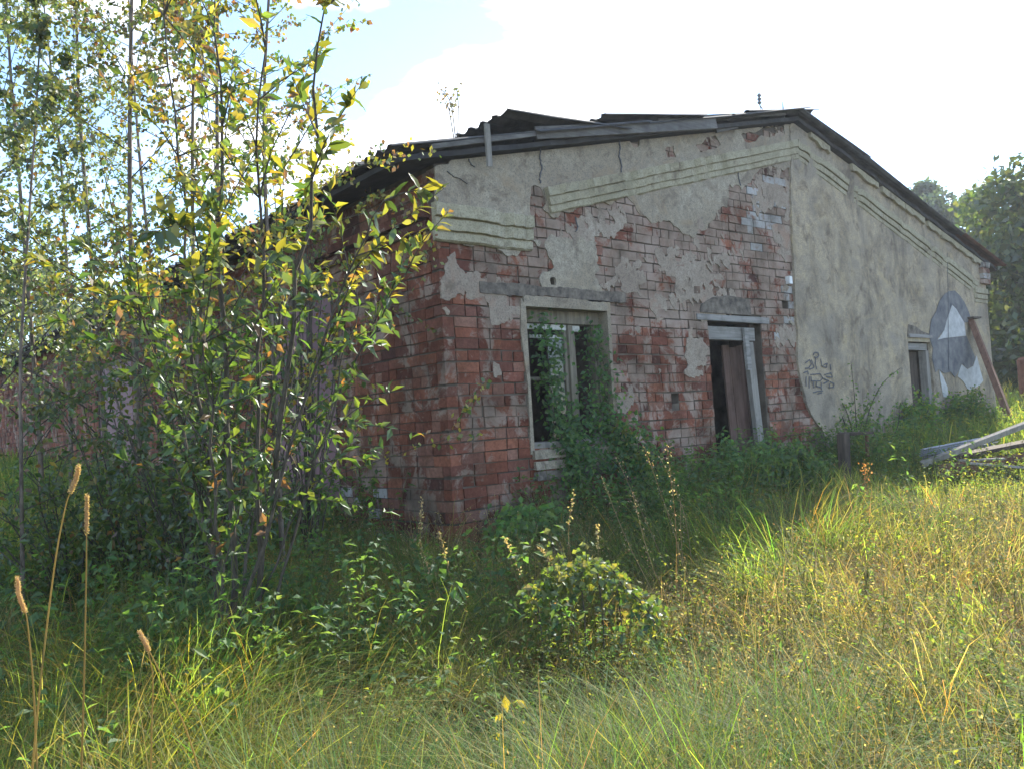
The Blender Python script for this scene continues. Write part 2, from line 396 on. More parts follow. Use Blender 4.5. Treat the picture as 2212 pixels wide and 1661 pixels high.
# side wall with the mauve shutters
py0 = sid(728, 900)[0]; py1 = sid(586, 900)[0]; pz0 = sid(728, 1085)[1]; pz1 = sid(700, 640)[1]
qy0 = sid(290, 950)[0]; qy1 = sid(214, 950)[0]; qz0 = pz0 + .35; qz1 = pz1 + .02
SOPEN = [(py0, py1, pz0, pz1), (qy0, qy1, qz0, qz1)]
souter = [(WT + .002, Z0), (DEP, Z0), (DEP, EAVE - .03), (WT + .002, EAVE - .03)]
side = wall_mesh(souter, [rect(*q) for q in SOPEN], .014, WT, 'yz').build('side_wall', M['mortar'], house, fix=True)
bk = MB(); bk.prism([(0.02, Z0), (WID - .02, Z0), (WID - .02, EAVE - .05), (WID / 2, EAVE + RISE * 6 - .05), (.02, EAVE - .05)], DEP + .002, DEP + .4)
bk.build('rear_wall', M['mortar'], house, fix=True)
bk = MB(); bk.prism([(WT + .002, Z0), (DEP, Z0), (DEP, EAVE - .03), (WT + .002, EAVE - .03)], WID - .4, WID, 'yz')
bk.build('far_side_wall', M['plaster_r'], house, fix=True)
bk = MB(); bk.prism([(WT + .05, Z0), (WID - .45, Z0), (WID - .45, EAVE - .2), (WT + .05, EAVE - .2)], 5.0, 5.2)
bk.build('inner_wall', M['mortar'], house, fix=True)

# ---- plaster coat: traced patches + noise, broken edge, real thickness
def gp(pts): return [gab(a, b) for a, b in pts]
PATCH = [gp(q) for q in (
    [(905, 345), (940, 322), (1300, 288), (1700, 240), (1720, 330), (1702, 372), (1640, 368), (1580, 412), (1572, 445), (1535, 470), (1500, 512), (1452, 492), (1405, 486), (1375, 458), (1362, 432), (1300, 432), (1262, 446), (1230, 470), (1172, 466), (1166, 404), (1146, 402), (1143, 470), (1136, 520), (1130, 538), (1098, 558), (1060, 545), (1020, 540), (968, 522), (930, 470)],
    [(1150, 520), (1200, 508), (1285, 520), (1296, 560), (1288, 590), (1300, 640), (1240, 640), (1190, 622), (1172, 606), (1205, 580), (1185, 548)],
    [(952, 606), (985, 578), (1030, 590), (1052, 610), (1120, 642), (1060, 650), (1010, 662), (960, 640)],
    [(1486, 775), (1494, 735), (1522, 715), (1531, 760), (1526, 800), (1502, 815), (1488, 800)],
    [(1345, 575), (1378, 556), (1400, 590), (1392, 622), (1365, 632), (1345, 604)],
    [(1420, 548), (1460, 560), (1480, 540), (1500, 560), (1470, 590), (1436, 588)],
    [(1392, 650), (1432, 640), (1450, 660), (1420, 676)],
    [(1504, 600), (1540, 585), (1560, 610), (1530, 628)],
    [(1672, 500), (1690, 480), (1700, 445), (1708, 560), (1694, 575), (1676, 540)],
)]
HOLES = [gp(q) for q in ([(1500, 312), (1545, 294), (1556, 316), (1512, 330)], [(1434, 322), (1453, 316), (1458, 340), (1440, 344)], [(905, 325), (962, 336), (968, 352), (940, 362), (905, 372)], [(1600, 292), (1690, 266), (1694, 292), (1640, 300), (1608, 312)], [(1362, 306), (1380, 303), (1378, 318), (1364, 320)])]
RIGHT = gp([(1703, 200), (2300, 200), (2400, 1300), (1850, 1200), (1800, 1000), (1772, 930), (1742, 880), (1726, 830), (1720, 760), (1716, 680), (1712, 600), (1706, 480)])
def plaster_field(x, z):
    P = np.stack([x.ravel(), z.ravel()], 1); f = np.full(len(P), -9.0)
    for k, pl in enumerate(PATCH[:2]): f = np.maximum(f, sdist(P, pl))
    xx, zz = P[:, 0], P[:, 1]
    f = f + .045 * fbm(xx, zz, 5, 3) + .030 * fbm(xx, zz, 15, 6) + .014 * fbm(xx, zz, 34, 4)
    for pl in HOLES: f = np.minimum(f, -sdist(P, pl) + .02 * fbm(xx, zz, 18, 14))
    sp = .50 * fbm(xx, zz, 3.1, 11) - .80 - .9 * np.maximum(0, 1.9 - zz) - .9 * np.maximum(0, 1.3 - xx)
    f = np.maximum(f, np.minimum(sp, .3) + .03 * fbm(xx, zz, 22, 5))
    return f
def right_field(x, z):
    P = np.stack([x.ravel(), z.ravel()], 1)
    return sdist(P, RIGHT) + .016 * fbm(P[:, 0], P[:, 1], 9, 8) + .006 * fbm(P[:, 0], P[:, 1], 50, 9)
def sheet(name, field, x0, x1, z0, z1, step, yfront, amp, mat, seed, holes=()):
    xs = np.arange(x0, x1 + step, step); zs = np.arange(z0, z1 + step, step); X, Z = np.meshgrid(xs, zs)
    f = field(X, Z).reshape(X.shape)
    for a, b, c, d in holes:
        f = np.minimum(f, -np.minimum(np.minimum(X - a, b - X), np.minimum(Z - c, d - Z)) - .004)
    top = roofz(X) - .02 - Z; f = np.minimum(f, top)
    f = np.minimum(f, X - .0); f = np.minimum(f, WID - X)
    yb = yfront - amp * (.5 * fbm(X, Z, 2.3, seed) + .35 * fbm(X, Z, 9, seed + 1))
    V = []; key = {}; faces = []; nx = len(xs)
    fl = f; pos = fl > 0
    act = np.argwhere(pos[:-1, :-1] | pos[1:, :-1] | pos[:-1, 1:] | pos[1:, 1:])
    def vid(k, x, z, y):
        if k not in key: key[k] = len(V); V.append((x, y, z))
        return key[k]
    for r, c in act:
        cs = [(r, c), (r, c + 1), (r + 1, c + 1), (r + 1, c)]; poly = []
        for q in range(4):
            a = cs[q]; b = cs[(q + 1) % 4]; fa, fb = fl[a], fl[b]
            if fa > 0: poly.append(vid(a, xs[a[1]], zs[a[0]], yb[a]))
            if (fa > 0) != (fb > 0):
                tt = fa / (fa - fb); kk = (min(a, b), max(a, b))
                poly.append(vid(kk, xs[a[1]] * (1 - tt) + xs[b[1]] * tt, zs[a[0]] * (1 - tt) + zs[b[0]] * tt, yb[a] * (1 - tt) + yb[b] * tt))
        if len(poly) >= 3: faces.append(poly)
    from collections import Counter
    ec = Counter()
    for p in faces:
        for a, b in zip(p, p[1:] + p[:1]): ec[(a, b)] += 1
    V = np.array(V); back = {}; extra = []; BV = []
    for (a, b) in list(ec):
        if (b, a) not in ec:
            for q in (a, b):
                if q not in back: back[q] = len(V) + len(BV); BV.append((V[q][0], .016, V[q][2]))
            extra.append([b, a, back[a], back[b]])
    me = bpy.data.meshes.new(name)
    me.from_pydata([tuple(v) for v in V] + BV, [], faces + extra); me.update()
    return link(name, me, mat, house)
def smear_field(x, z):
    xx, zz = x.ravel(), z.ravel(); lvl = np.clip((xx - .9) / 1.2, 0, 1) * .55 + np.clip((zz - 1.5) / .8, 0, 1) * np.clip((xx - .3) / .5, 0, 1) * .25
    f = .30 * fbm(xx, zz, 3.3, 90) + .22 * fbm(xx, zz, 11, 91) + .12 * fbm(xx, zz, 37, 92) + lvl - 1.0
    PP = np.stack([xx, zz], 1)
    for pl in PATCH[2:]: f = np.maximum(f, np.minimum(sdist(PP, pl) * 2.5, .25) + .20 * fbm(xx, zz, 11, 93) + .12 * fbm(xx, zz, 37, 94))
    near_w = (np.abs(xx - wx0 + .22) < .22) & (np.abs(zz - (wz0 + .95)) < .4); f = f + .5 * near_w
    return np.minimum(np.minimum(f, .3), 5.95 - xx + .0 * zz)
tag(sheet('mortar_smear', smear_field, 0, 6.0, -.3, 4.8, .022, -.0055, .0035, M['smear'], 51, OPEN), kind='stuff')
sheet('plaster_coat', plaster_field, -.02, 6.05, -.3, 5.0, .03, -.012, .006, M['plaster'], 21, OPEN)
for q in ([(1150, 305), (1158, 318), (1166, 326), (1164, 345), (1168, 362), (1163, 385), (1166, 402)], [(1333, 298), (1337, 318), (1335, 340), (1340, 362), (1338, 384)], [(965, 372), (978, 384), (992, 388), (1010, 402)], [(1010, 345), (1016, 358), (1024, 364)], [(1590, 330), (1596, 352), (1592, 380), (1600, 410)], [(1240, 470), (1246, 492), (1240, 505)]):
    pts = gp(q); fine = []
    for a, b in zip(pts[:-1], pts[1:]):
        for k in range(4): fine.append((a[0] + (b[0] - a[0]) * k / 4 + random.uniform(-.008, .008), a[1] + (b[1] - a[1]) * k / 4))
    wv = [random.uniform(.002, .006) for _ in fine]; poly = [(x_ - w_, z_) for (x_, z_), w_ in zip(fine, wv)] + [(x_ + w_, z_) for (x_, z_), w_ in zip(fine, wv)][::-1]
    MB().prism(poly, -.0245, -.012).build('plaster_crack', M['paint_ink'], house, fix=True)
sheet('thick_plaster', right_field, 5.4, WID + .02, -.5, 5.0, .045, -.03, .005, M['plaster_r'], 31, OPEN)

# ---- bricks
CH, BH = .102, .0895
def brick_mesh(L_, D_, k):
    r = np.random.default_rng(100 + k); c = .0012
    j = lambda s: r.uniform(-s, s, (4, 3))
    q = np.array([[-1, -1], [1, -1], [1, 1], [-1, 1]]) * .5
    back = np.stack([q[:, 0] * L_, np.full(4, D_), q[:, 1] * BH], 1) + j(.001)
    mid = np.stack([q[:, 0] * L_, np.full(4, c), q[:, 1] * BH], 1) + j(.005) * [1, .3, 1]
    fr = np.stack([q[:, 0] * (L_ - 2 * c), np.zeros(4), q[:, 1] * (BH - 2 * c)], 1) + j(.004) * [1, .35, 1]
    V = np.concatenate([back, mid, fr]); k4 = np.arange(4); k5 = (k4 + 1) % 4
    return MB().add(V, [np.stack([k4, k5, k5 + 4, k4 + 4], -1), np.stack([k4 + 4, k5 + 4, k5 + 8, k4 + 8], -1), [[8, 9, 10, 11]]])
BR = {}
for nm, L_ in (('s', .25), ('h', .12)):
    for k in range(6): BR[(nm, k)] = brick_mesh(L_, .12 if nm == 's' else .12, k + (0 if nm == 's' else 10))
WHITE = [gp(q) for q in ([(1608, 405), (1692, 372), (1694, 470), (1650, 545), (1600, 520)], [(1676, 575), (1712, 575), (1716, 700), (1690, 760), (1662, 690)])]
def course_list(x0, x1):
    out_ = []; x = x0
    while x < x1 - .05:
        kind = 's' if random.random() < .56 else 'h'; ln = .25 if kind == 's' else .12
        if x + ln > x1: ln = x1 - x; kind = 's' if ln > .17 else 'h'
        out_.append((kind, x, ln)); x += ln + random.uniform(.011, .019)
    return out_
ALL = []          # (dist, wall, kind, centre u, z, length, matkey)
ncourse = int((4.95 - (-.32)) / CH)
for c in range(ncourse):
    z = -.32 + c * CH + BH / 2 + .003 * math.sin(c * 1.7)
    zs_ = z
    off = 0.0 if c % 2 == 0 else .1305
    for kind, x, ln in course_list(off, 6.2):
        u = x + ln / 2; sag = .012 * math.sin(u * 1.1 + 1) + .004 * math.sin(u * 5 + c)
        zc = z + sag
        if zc + .05 > roofz(u) - .03 or (u > 6.0): continue
        lo, hi = x, x + ln; skip = False
        for a, b, d0, d1 in OPEN:
            if zc + .05 > d0 + .02 and zc - .05 < d1 and hi > a - .004 and lo < b + .004:
                if lo < a - .05: hi = min(hi, a - .006 + random.uniform(-.015, .004))
                elif hi > b + .05: lo = max(lo, b + .006 - random.uniform(-.015, .004))
                else: skip = True
        if skip or hi - lo < .045: continue
        ALL.append(['g', kind, (lo + hi) / 2, zc, hi - lo, c])
    soff = 0.0 if c % 2 == 1 else .1305
    for kind, y, ln in course_list(soff, 23.9):
        u = y + ln / 2; zc = z + .008 * math.sin(u * 1.3)
        if zc > EAVE - .08: continue
        lo, hi = y, y + ln; skip = False
        for a, b, d0, d1 in SOPEN:
            if zc + .05 > d0 and zc - .05 < d1 and hi > a - .004 and lo < b + .004:
                if lo < a - .05: hi = min(hi, a - .006)
                elif hi > b + .05: lo = max(lo, b + .006)
                else: skip = True
        if skip or hi - lo < .045: continue
        ALL.append(['s', kind, (lo + hi) / 2, zc, hi - lo, c])
gu = np.array([[b[2], b[3]] for b in ALL]); isg = np.array([b[0] == 'g' for b in ALL])
pf = plaster_field(gu[:, 0], gu[:, 1]); rf = right_field(gu[:, 0], gu[:, 1]); covered = isg & ((pf > .16) | (rf > .16))
hidden = isg & ((pf > .02) | (rf > .02))
white = np.zeros(len(ALL), bool)
for w in WHITE: white |= isg & (sdist(gu, w) > 0)
sw = (~isg) & (gu[:, 0] > 1.0) & (gu[:, 0] < 2.2) & (gu[:, 1] < .42)
C3 = np.where(isg[:, None], np.stack([gu[:, 0], 0 * gu[:, 0], gu[:, 1]], 1), np.stack([0 * gu[:, 0], gu[:, 0], gu[:, 1]], 1))
dist = np.linalg.norm(C3 - CAM, axis=1)
res_f = fbm(gu[:, 0], gu[:, 1], 2.0, 77)
mats = []
for k in range(len(ALL)):
    r = random.random()
    if (white[k] and r < .62) or (sw[k] and r < .33): mats.append('brick_lime')
    else: mats.append('brick')
score = np.where(covered | hidden, 1e9, dist + np.where(isg, 0, np.where(gu[:, 0] > 2.2, 100, 1.0)))
single = set(np.argsort(score)[:300].tolist())
share = {}
rest = {'g': MB(), 's': MB()}
MK = ['brick', 'brick_lime']
for k, (w, kind, u, z, ln, c) in enumerate(ALL):
    if covered[k]: continue
    corner = u - ln / 2 < .02
    key = (kind, random.randrange(6)); base = BR[key]; L0 = .25 if kind == 's' else .12
    out_y = random.choice([-.005, -.002, 0, 0, 0, .003, .009]) + random.uniform(-.001, .001) if not corner else 0.0
    tilt = random.gauss(0, .008)
    if k in single:
        me = share.get((key, mats[k]))
        if me is None:
            me = share[(key, mats[k])] = base.recalc('brick', col=False); me.materials.append(M[mats[k]])
        o = bpy.data.objects.new('brick', me); COL.objects.link(o)
        o.parent = gable if w == 'g' else side
        pl = Vector((0, 0, 0))
        o.location = (u, out_y, z) if w == 'g' else (out_y, u, z)
        if w == 's': o.rotation_euler = (0, 0, -math.pi / 2)
        o.rotation_euler.y = 0
        o.scale = (ln / L0, 1, 1)
        o.delta_rotation_euler = (0, tilt, 0) if w == 'g' else (0, 0, 0)
    else:
        V = base.V[0].copy(); V[:, 0] *= ln / L0
        ca, sa = math.cos(tilt), math.sin(tilt); V = np.stack([V[:, 0] * ca + V[:, 2] * sa, V[:, 1], V[:, 2] * ca - V[:, 0] * sa], 1)
        if w == 'g': V = V + [u, out_y, z]
        else: V = np.stack([V[:, 1] + out_y, u - V[:, 0], V[:, 2] + z], 1)
        rest[w].add(V, base.F, None, MK.index(mats[k]))
for w, par in (('g', gable), ('s', side)):
    me = rest[w].recalc('brickwork', col=False)
    o = link('brickwork', me, [M[q] for q in MK], par, (0, 0, 0)); tag(o, kind='stuff')

# ---- cornice: raking mouldings with horizontal returns at both ends
PROF = [(0, .0), (.060, .0), (.063, -.004), (.063, -.088), (.058, -.092), (.030, -.093), (.030, -.104), (.046, -.105), (.048, -.108), (.044, -.178), (.040, -.181), (.014, -.182), (.014, -.193), (.028, -.194), (.028, -.246), (.012, -.258), (0, -.260)]
def moulding(name, a, b, gaps, seed, parent=house, mat='cornice', ms=1.0):
    a = np.array(a, float); b = np.array(b, float); ln = np.linalg.norm(b - a); n = max(3, int(ln / .06)); r = np.random.default_rng(seed)
    ts = np.linspace(0, 1, n); V = []
    d = (b - a) / ln; nrm = np.array([-d[1], d[0]]);
    if nrm[1] < 0: nrm = -nrm
    wob = np.convolve(r.normal(0, .006, n + 4), np.ones(5) / 5, 'valid')
    chip = np.ones(n)
    for _ in range(int(ln * 2.2)):
        c0 = r.integers(0, n); chip[c0:c0 + r.integers(1, 4)] *= r.uniform(.15, .8)
    for tt in ts:
        p = a + (b - a) * tt; sc = chip[len(V) // len(PROF)]
        for g0, g1, amt in gaps:
            if g0 < tt < g1: sc = min(sc, amt)
        for (yo, zo) in PROF:
            yo *= ms; zo *= ms
            yo2 = yo * sc + r.normal(0, .0012) + .004 * math.sin(tt * 37 + seed); q = p + nrm * (zo + wob[len(V) // len(PROF)])
            V.append((q[0], -.012 - yo2, q[1]))
    k = len(PROF); i = np.arange(n - 1)[:, None] * k + np.arange(k - 1)[None]
    F = [np.stack([i, i + 1, i + k + 1, i + k], -1).reshape(-1, 4)]
    F.append(np.array([list(range(k))])); F.append(np.array([[(n - 1) * k + q for q in range(k)][::-1]]))
    return MB().add(V, F).build(name, M[mat], parent, fix=True)
la, lb = gab(1172, 408), gab(1694, 308)
sl = (lb[1] - la[1]) / (lb[0] - la[0])
apex_z = la[1] + sl * (6 - la[0])
moulding('raking_cornice', la, (5.985, la[1] + sl * (5.985 - la[0])), [(.10, .13, .35), (.25, .29, .2), (.41, .44, .45), (.50, .53, .25), (.60, .64, .5), (.83, .97, .55)], 1)
rb = (11.62, apex_z - sl * 5.6)
moulding('raking_cornice', (6.015, apex_z), rb, [(.0, .03, .6)], 2)
ca = gab(928, 434); cb = gab(1140, 476)
zc = (ca[1] + cb[1]) / 2
moulding('cornice_return', (-.06, zc), (cb[0], zc), [(.80, .86, .6), (.93, 1, .4)], 3, ms=1.3)
rc = gab(2118, 632)
moulding('cornice_return', (11.45, zc - .06), (12.05, zc - .06), [], 4)
# side return of the corner cornice, bare brick bands
for zz, oo in ((zc - .06, .09), (zc - .17, .05)):
    MB().box((-.012 - oo / 2 + .01, 1.2, zz), (oo + .02, 2.2, .085), jit=.004).build('brick_band', M['brick'], house)

# ---- lintels, sills, doors, window
l0 = gab(1034, 610); l1 = gab(1350, 652)
lz = (l0[1] + l1[1]) / 2
prof_x = np.linspace(l0[0], l1[0], 40); tp = [(x_, lz + .05 + .006 * math.sin(x_ * 9) + rng.uniform(-.006, .006)) for x_ in prof_x]; bt = [(x_, lz - .055 + .010 * math.sin(x_ * 5 + 1) + rng.uniform(-.008, .008)) for x_ in prof_x[::-1]]
bb = MB().prism(tp + bt, -.016, .06); bb.build('window_lintel', M['concrete'], house, fix=True)
d0 = gab(1516, 662); d1 = gab(1616, 650)
bb = MB(); zl0 = gab(1560, 682)[1]; zl1 = gab(1560, 640)[1]
pl = [(d0[0] - .06, zl0 + .02), (d1[0] + .02, zl0 + .02), (d1[0] + .0, zl1 - .02), (d0[0] + .5, zl1 + .01), (d0[0] + .2, zl1 - .03), (d0[0] - .02, zl1 - .12)]
bb.prism(pl, -.022, .05); bb.build('door_lintel', M['concrete'], house, fix=True)
a0 = gab(1504, 684); a1 = gab(1658, 684); MB().box(((a0[0] + a1[0]) / 2, .018, dz1 + .0), (a1[0] - a0[0], .07, .075), jit=.005).build('lintel_board', M['wood_greyx'], house)

door = empty('doorway', (dx0, .1, dz0), None, None, None, house); door.location = Vector((dx0, .1, dz0)) - house.location
def dbox(name, mat, x0, x1, y0, y1, z0, z1, par=door, jit=.004):
    o = MB().box(((x0 + x1) / 2, (y0 + y1) / 2, (z0 + z1) / 2), (x1 - x0, y1 - y0, z1 - z0), jit=jit).build(name, mat, par); return bevelled(o, .004)
dw = dx1 - dx0
dbox('head_board', M['wood_greyx'], dx0 + .01, dx1 - .06, .06, .13, dz1 - .25, dz1 - .09)
dbox('jamb', M['wood_dark'], dx1 - .10, dx1 - .006, .10, .24, dz0, dz1 - .04)
dbox('jamb', M['wood_dark'], dx0 + .006, dx0 + .07, .22, .34, dz0, dz1 - .04)
o = MB().bar((dx1 - .24, .05, dz1 - .27), (dx1 - .10, .05, dz0 - .1), .13, .06, jit=.006).build('leaning_plank', M['wood_grey'], door)
o = MB().bar((dx1 - .30, .03, dz1 - .10), (dx1 - .285, .03, dz1 - .62), .085, .03, jit=.004).build('leaning_plank', M['wood_greyx'], door)
lx0 = gab(1583, 850, .2)[0]; lx1 = gab(1629, 850, .2)[0]
leaf = empty('door_leaf', (0, 0, 0), parent=door); leaf.location = Vector((lx1, .17, dz0)) - Vector((dx0, .1, dz0)); leaf.rotation_euler = (0, math.radians(-2.2), math.radians(-12))
pw = (lx1 - lx0) / 4
for q in range(4):
    lo = -(q + 1) * pw
    MB().box((lo + pw / 2, .006 * (q % 2), (dz1 - dz0 - .3) / 2 + .03), (pw - .008, .030, dz1 - dz0 - .30 - .03 * (q % 3)), jit=.004).build('door_plank', M['wood_door'], leaf).location = (0, 0, 0)
MB().box((-pw * 2, .035, dz1 - dz0 - .6), (pw * 3.8, .025, .11), jit=.003).build('door_batten', M['wood_door'], leaf).location = (0, 0, 0)

# second door
d2 = empty('far_doorway', (0, 0, 0), parent=house); d2.location = Vector((ex0, .1, ez0)) - house.location
def d2box(name, mat, *q): return dbox(name, mat, *q, par=d2)
d2box('frame_head', M['wood_greyx'], ex0 + .005, ex1 - .005, .02, .12, ez1 - .12, ez1 - .01)
d2box('frame_jamb', M['wood_brown'], ex0 + .005, ex0 + .08, .02, .12, ez0, ez1 - .125)
d2box('frame_jamb', M['wood_grey'], ex1 - .12, ex1 - .005, .0, .12, ez0, ez1 - .125)
for q in range(4):
    a = ex0 + .085 + q * (ex1 - ex0 - .21) / 4; b = ex0 + .085 + (q + 1) * (ex1 - ex0 - .21) / 4 - .006
    d2box('door_plank', M['wood_dark'], a, b, .15, .185, ez0, ez1 - .13)
bb = MB(); e0 = gab(1957, 733); e1 = gab(2008, 728)
MB().box(((e0[0] + e1[0]) / 2, -.03, (e0[1] + e1[1]) / 2 + .02), (e1[0] - e0[0], .05, .05), jit=.01).build('lintel_board', M['wood_greyx'], house)
bb.prism(gp([(1955, 728), (1957, 702), (1972, 706), (1984, 716), (2000, 722), (2004, 728)]), -.045, .0); bb.build('broken_plaster', M['concrete'], house, fix=True)

# window
win = empty('window', (0, 0, 0), parent=house); win.location = Vector((wx0, .2, wz0)) - house.location
def wbox(name, mat, x0, x1, y0, y1, z0, z1, par=win): return dbox(name, mat, x0, x1, y0, y1, z0, z1, par, .003)
ww = wx1 - wx0; yf = .13
mx = gab(1238, 800, yf)[0]
wbox('frame_head', M['wood_frame'], wx0 + .004, wx1 - .004, yf - .02, yf + .10, wz1 - .19, wz1 - .06)
wbox('frame_jamb', M['wood_frame'], wx0 + .004, wx0 + .075, yf - .03, yf + .10, wz0 + .06, wz1 - .192)
wbox('frame_jamb', M['wood_frame'], wx1 - .08, wx1 - .004, yf, yf + .10, wz0 + .06, wz1 - .192)
wbox('frame_sill', M['wood_grey'], wx0 + .002, wx1 - .002, yf - .13, yf + .12, wz0 + .0, wz0 + .058)
wbox('mullion', M['wood_frame'], mx - .035, mx + .035, yf, yf + .09, wz0 + .06, wz1 - .192)
s1 = wbox('sash_rail', M['white_chip'], wx0 + .078, mx - .04, yf + .02, yf + .06, wz1 - .25, wz1 - .195)
wbox('sash_rail', M['white_chip'], mx + .04, wx1 - .25, yf + .02, yf + .06, wz1 - .26, wz1 - .195)
wbox('sash_stile', M['wood_frame'], mx - .085, mx - .04, yf + .02, yf + .06, wz0 + .06, wz1 - .252)
wbox('sash_stile', M['wood_frame'], mx + .04, mx + .08, yf + .02, yf + .06, wz0 + .06, wz1 - .262)
wbox('sash_bar', M['wood_frame'], wx0 + .078, mx - .088, yf + .025, yf + .05, wz0 + .66, wz0 + .695)
wbox('sash_bar', M['white_chip'], wx0 + .18, mx - .088, yf + .025, yf + .05, wz1 - .335, wz1 - .30)
wbox('pane', M['glass'], mx - .30, mx - .09, yf + .036, yf + .040, wz0 + .70, wz1 - .34)
wbox('pane', M['glass'], mx - .30, mx - .09, yf + .036, yf + .040, wz0 + .065, wz0 + .655)
# plastered reveal surround and the grey apron under the sill
MB().prism(rect(wx0 - .02, wx1 + .05, wz1 - .055, wz1 + .05), -.016, .3).build('window_head', M['plaster'], house, fix=True)
MB().prism([(wx0 - .045, wz0 - .05), (wx0 + .002, wz0 - .05), (wx0 + .002, wz1 - .06), (wx0 - .05, wz1 + .02), (wx0 - .08, wz1 - .3), (wx0 - .03, wz0 + .6)], -.014, .08).build('reveal_edge', M['plaster'], house, fix=True)
MB().prism([(wx1 - .002, wz0 + .3), (wx1 + .03, wz0 + .4), (wx1 + .05, wz1), (wx1 - .002, wz1 - .06)], -.014, .26).build('reveal_edge', M['plaster'], house, fix=True)
for q in range(3):
    MB().box(((wx0 + wx1) / 2 - .02, -.012, wz0 - .06 - q * .1), (ww - .02 * q, .06, .082), jit=.008).build('sill_course', M['concrete'] if q == 2 else M['plaster'], house)

# mauve shutters on the side wall
for (a, b, c, d), n in zip(SOPEN, (3, 3)):
    sh = empty('metal_shutter', (0, 0, 0), parent=house); sh.location = Vector((.05, a, c)) - house.location
    hh = (d - c) / n
    for q in range(n):
        bevelled(MB().box((.045, (a + b) / 2, c + hh * (q + .5)), (.03, b - a - .03, hh - .006), jit=.002).build('shutter_sheet', M['mauve'], sh), .004)
    MB().box((.03, a + .012, (c + d) / 2), (.06, .02, d - c - .004)).build('shutter_edge', M['wood_dark'], sh)
    MB().box((.02, (a + b) / 2, c + hh * 2.4), (.03, .05, .05)).build('shutter_lock', M['wood_dark'], sh)

# small fittings and a wall crack
ix, iz = gab(1700, 607)
MB().box((ix, -.03, iz), (.075, .06, .10), jit=.004).build('junction_box', M['ceramic'], house)
cpts = [gab(2040, 548), gab(2041, 600), gab(2042, 650), gab(2042, 720), gab(2043, 800)]
MB().tube([(a, -.046 - .002 * (k % 2), b) for k, (a, b) in enumerate(cpts)], .004, 5).build('crack_line', M['paint_ink'], house)  # thin dark tube drawn in place of a vertical plaster crack
# hanging board and verge boards
h0 = gab(1051, 268, -.2); h1 = gab(1058, 360, -.16)
MB().bar((h0[0], -.2, h0[1]), (h1[0], -.16, h1[1]), .055, .022, jit=.003).build('hanging_board', M['wood_grey'], house)
M['wood_verge'] = wood_material('grey_verge_board', (.085, .08, .078), (.215, .205, .195), axis=0)
def verge(name, p0, p1, hgt, y=-.13, mat='wood_verge'):
    a = gab(*p0, y); b = gab(*p1, y); MB().bar((a[0], y, a[1]), (b[0], y, b[1]), hgt, .03, ref=(0, 1, 0), jit=.006).build(name, M[mat], house)
verge('verge_board', (930, 318), (1170, 289), .05)
verge('verge_board', (1158, 288), (1545, 268), .125, -.15)
verge('verge_board', (1420, 258), (1695, 246), .045, -.11)
verge('verge_board', (1546, 283), (1592, 274), .05, -.05)

# ---- roof
roof = empty('roof', (0, 0, 0), parent=house); roof.location = Vector((6, 0, EAVE)) - house.location
for sgn in (-1, 1):
    n = 30; us = np.linspace(0, 6.42, n)
    bb = MB(); V = []
    for y in np.linspace(-.10, DEP + .3, 30):
        for u in us:
            x = 6 + sgn * u; sagv = -.03 * math.sin(y * .35) ** 2
            V.append((x, y + (.015 * math.sin(u * 9) if y < 0 else 0), EAVE + RISE * (6 - u) + .0 + sagv * (y > 2)))
    V = np.array(V); T = V.copy(); T[:, 2] += .05; k = n
    i = np.arange(29)[:, None] * n + np.arange(n - 1)[None]; q = np.stack([i, i + 1, i + n + 1, i + n], -1).reshape(-1, 4); nn = len(V)
    ring = [j for j in range(n)] + [r * n + n - 1 for r in range(1, 30)] + [29 * n + j for j in range(n - 2, -1, -1)] + [r * n for r in range(28, 0, -1)]
    ring = np.array(ring); r2 = np.roll(ring, -1)
    bb.add(np.concatenate([V, T]), [q, q[:, ::-1] + nn, np.stack([ring, r2, r2 + nn, ring + nn], -1)])
    bb.build('roof_deck', M['felt'], roof, fix=True)
def slate_mesh(L_=1.75, Wd=1.12, waves=6, amp=.022, th=.009, seed=0):
    r = np.random.default_rng(seed); nx = waves * 6 + 1; ny = 4
    xs = np.linspace(0, Wd, nx); ys = np.linspace(0, L_, ny); Xs, Ys = np.meshgrid(xs, ys)
    Zs = amp * np.sin(Xs / Wd * waves * 2 * math.pi) + r.normal(0, .003, Xs.shape); Ys = Ys + r.normal(0, .012, Ys.shape) * ((Ys < .01) | (Ys > L_ - .01))
    V = np.stack([Ys, Xs, Zs], -1).reshape(-1, 3); i = np.arange(ny - 1)[:, None] * nx + np.arange(nx - 1)[None]
    q = np.stack([i, i + 1, i + nx + 1, i + nx], -1).reshape(-1, 4); T = V + [0, 0, th]; nn = len(V)
    ring = np.array(list(range(nx)) + [r_ * nx + nx - 1 for r_ in range(1, ny)] + [(ny - 1) * nx + j for j in range(nx - 2, -1, -1)] + [r_ * nx for r_ in range(ny - 2, 0, -1)]); r2 = np.roll(ring, -1)
    return MB().add(np.concatenate([V, T]), [q[:, ::-1], q + nn, np.stack([ring, r2, r2 + nn, ring + nn], -1)])
SM = []
for k in range(3):
    me = slate_mesh(seed=k).recalc('roof_sheet', col=False); me.materials.append(M['slate']); SM.append(me)
SR = slate_mesh(seed=9).recalc('roof_sheet', col=False); SR.materials.append(M['rust'])
pitch = math.atan(RISE)
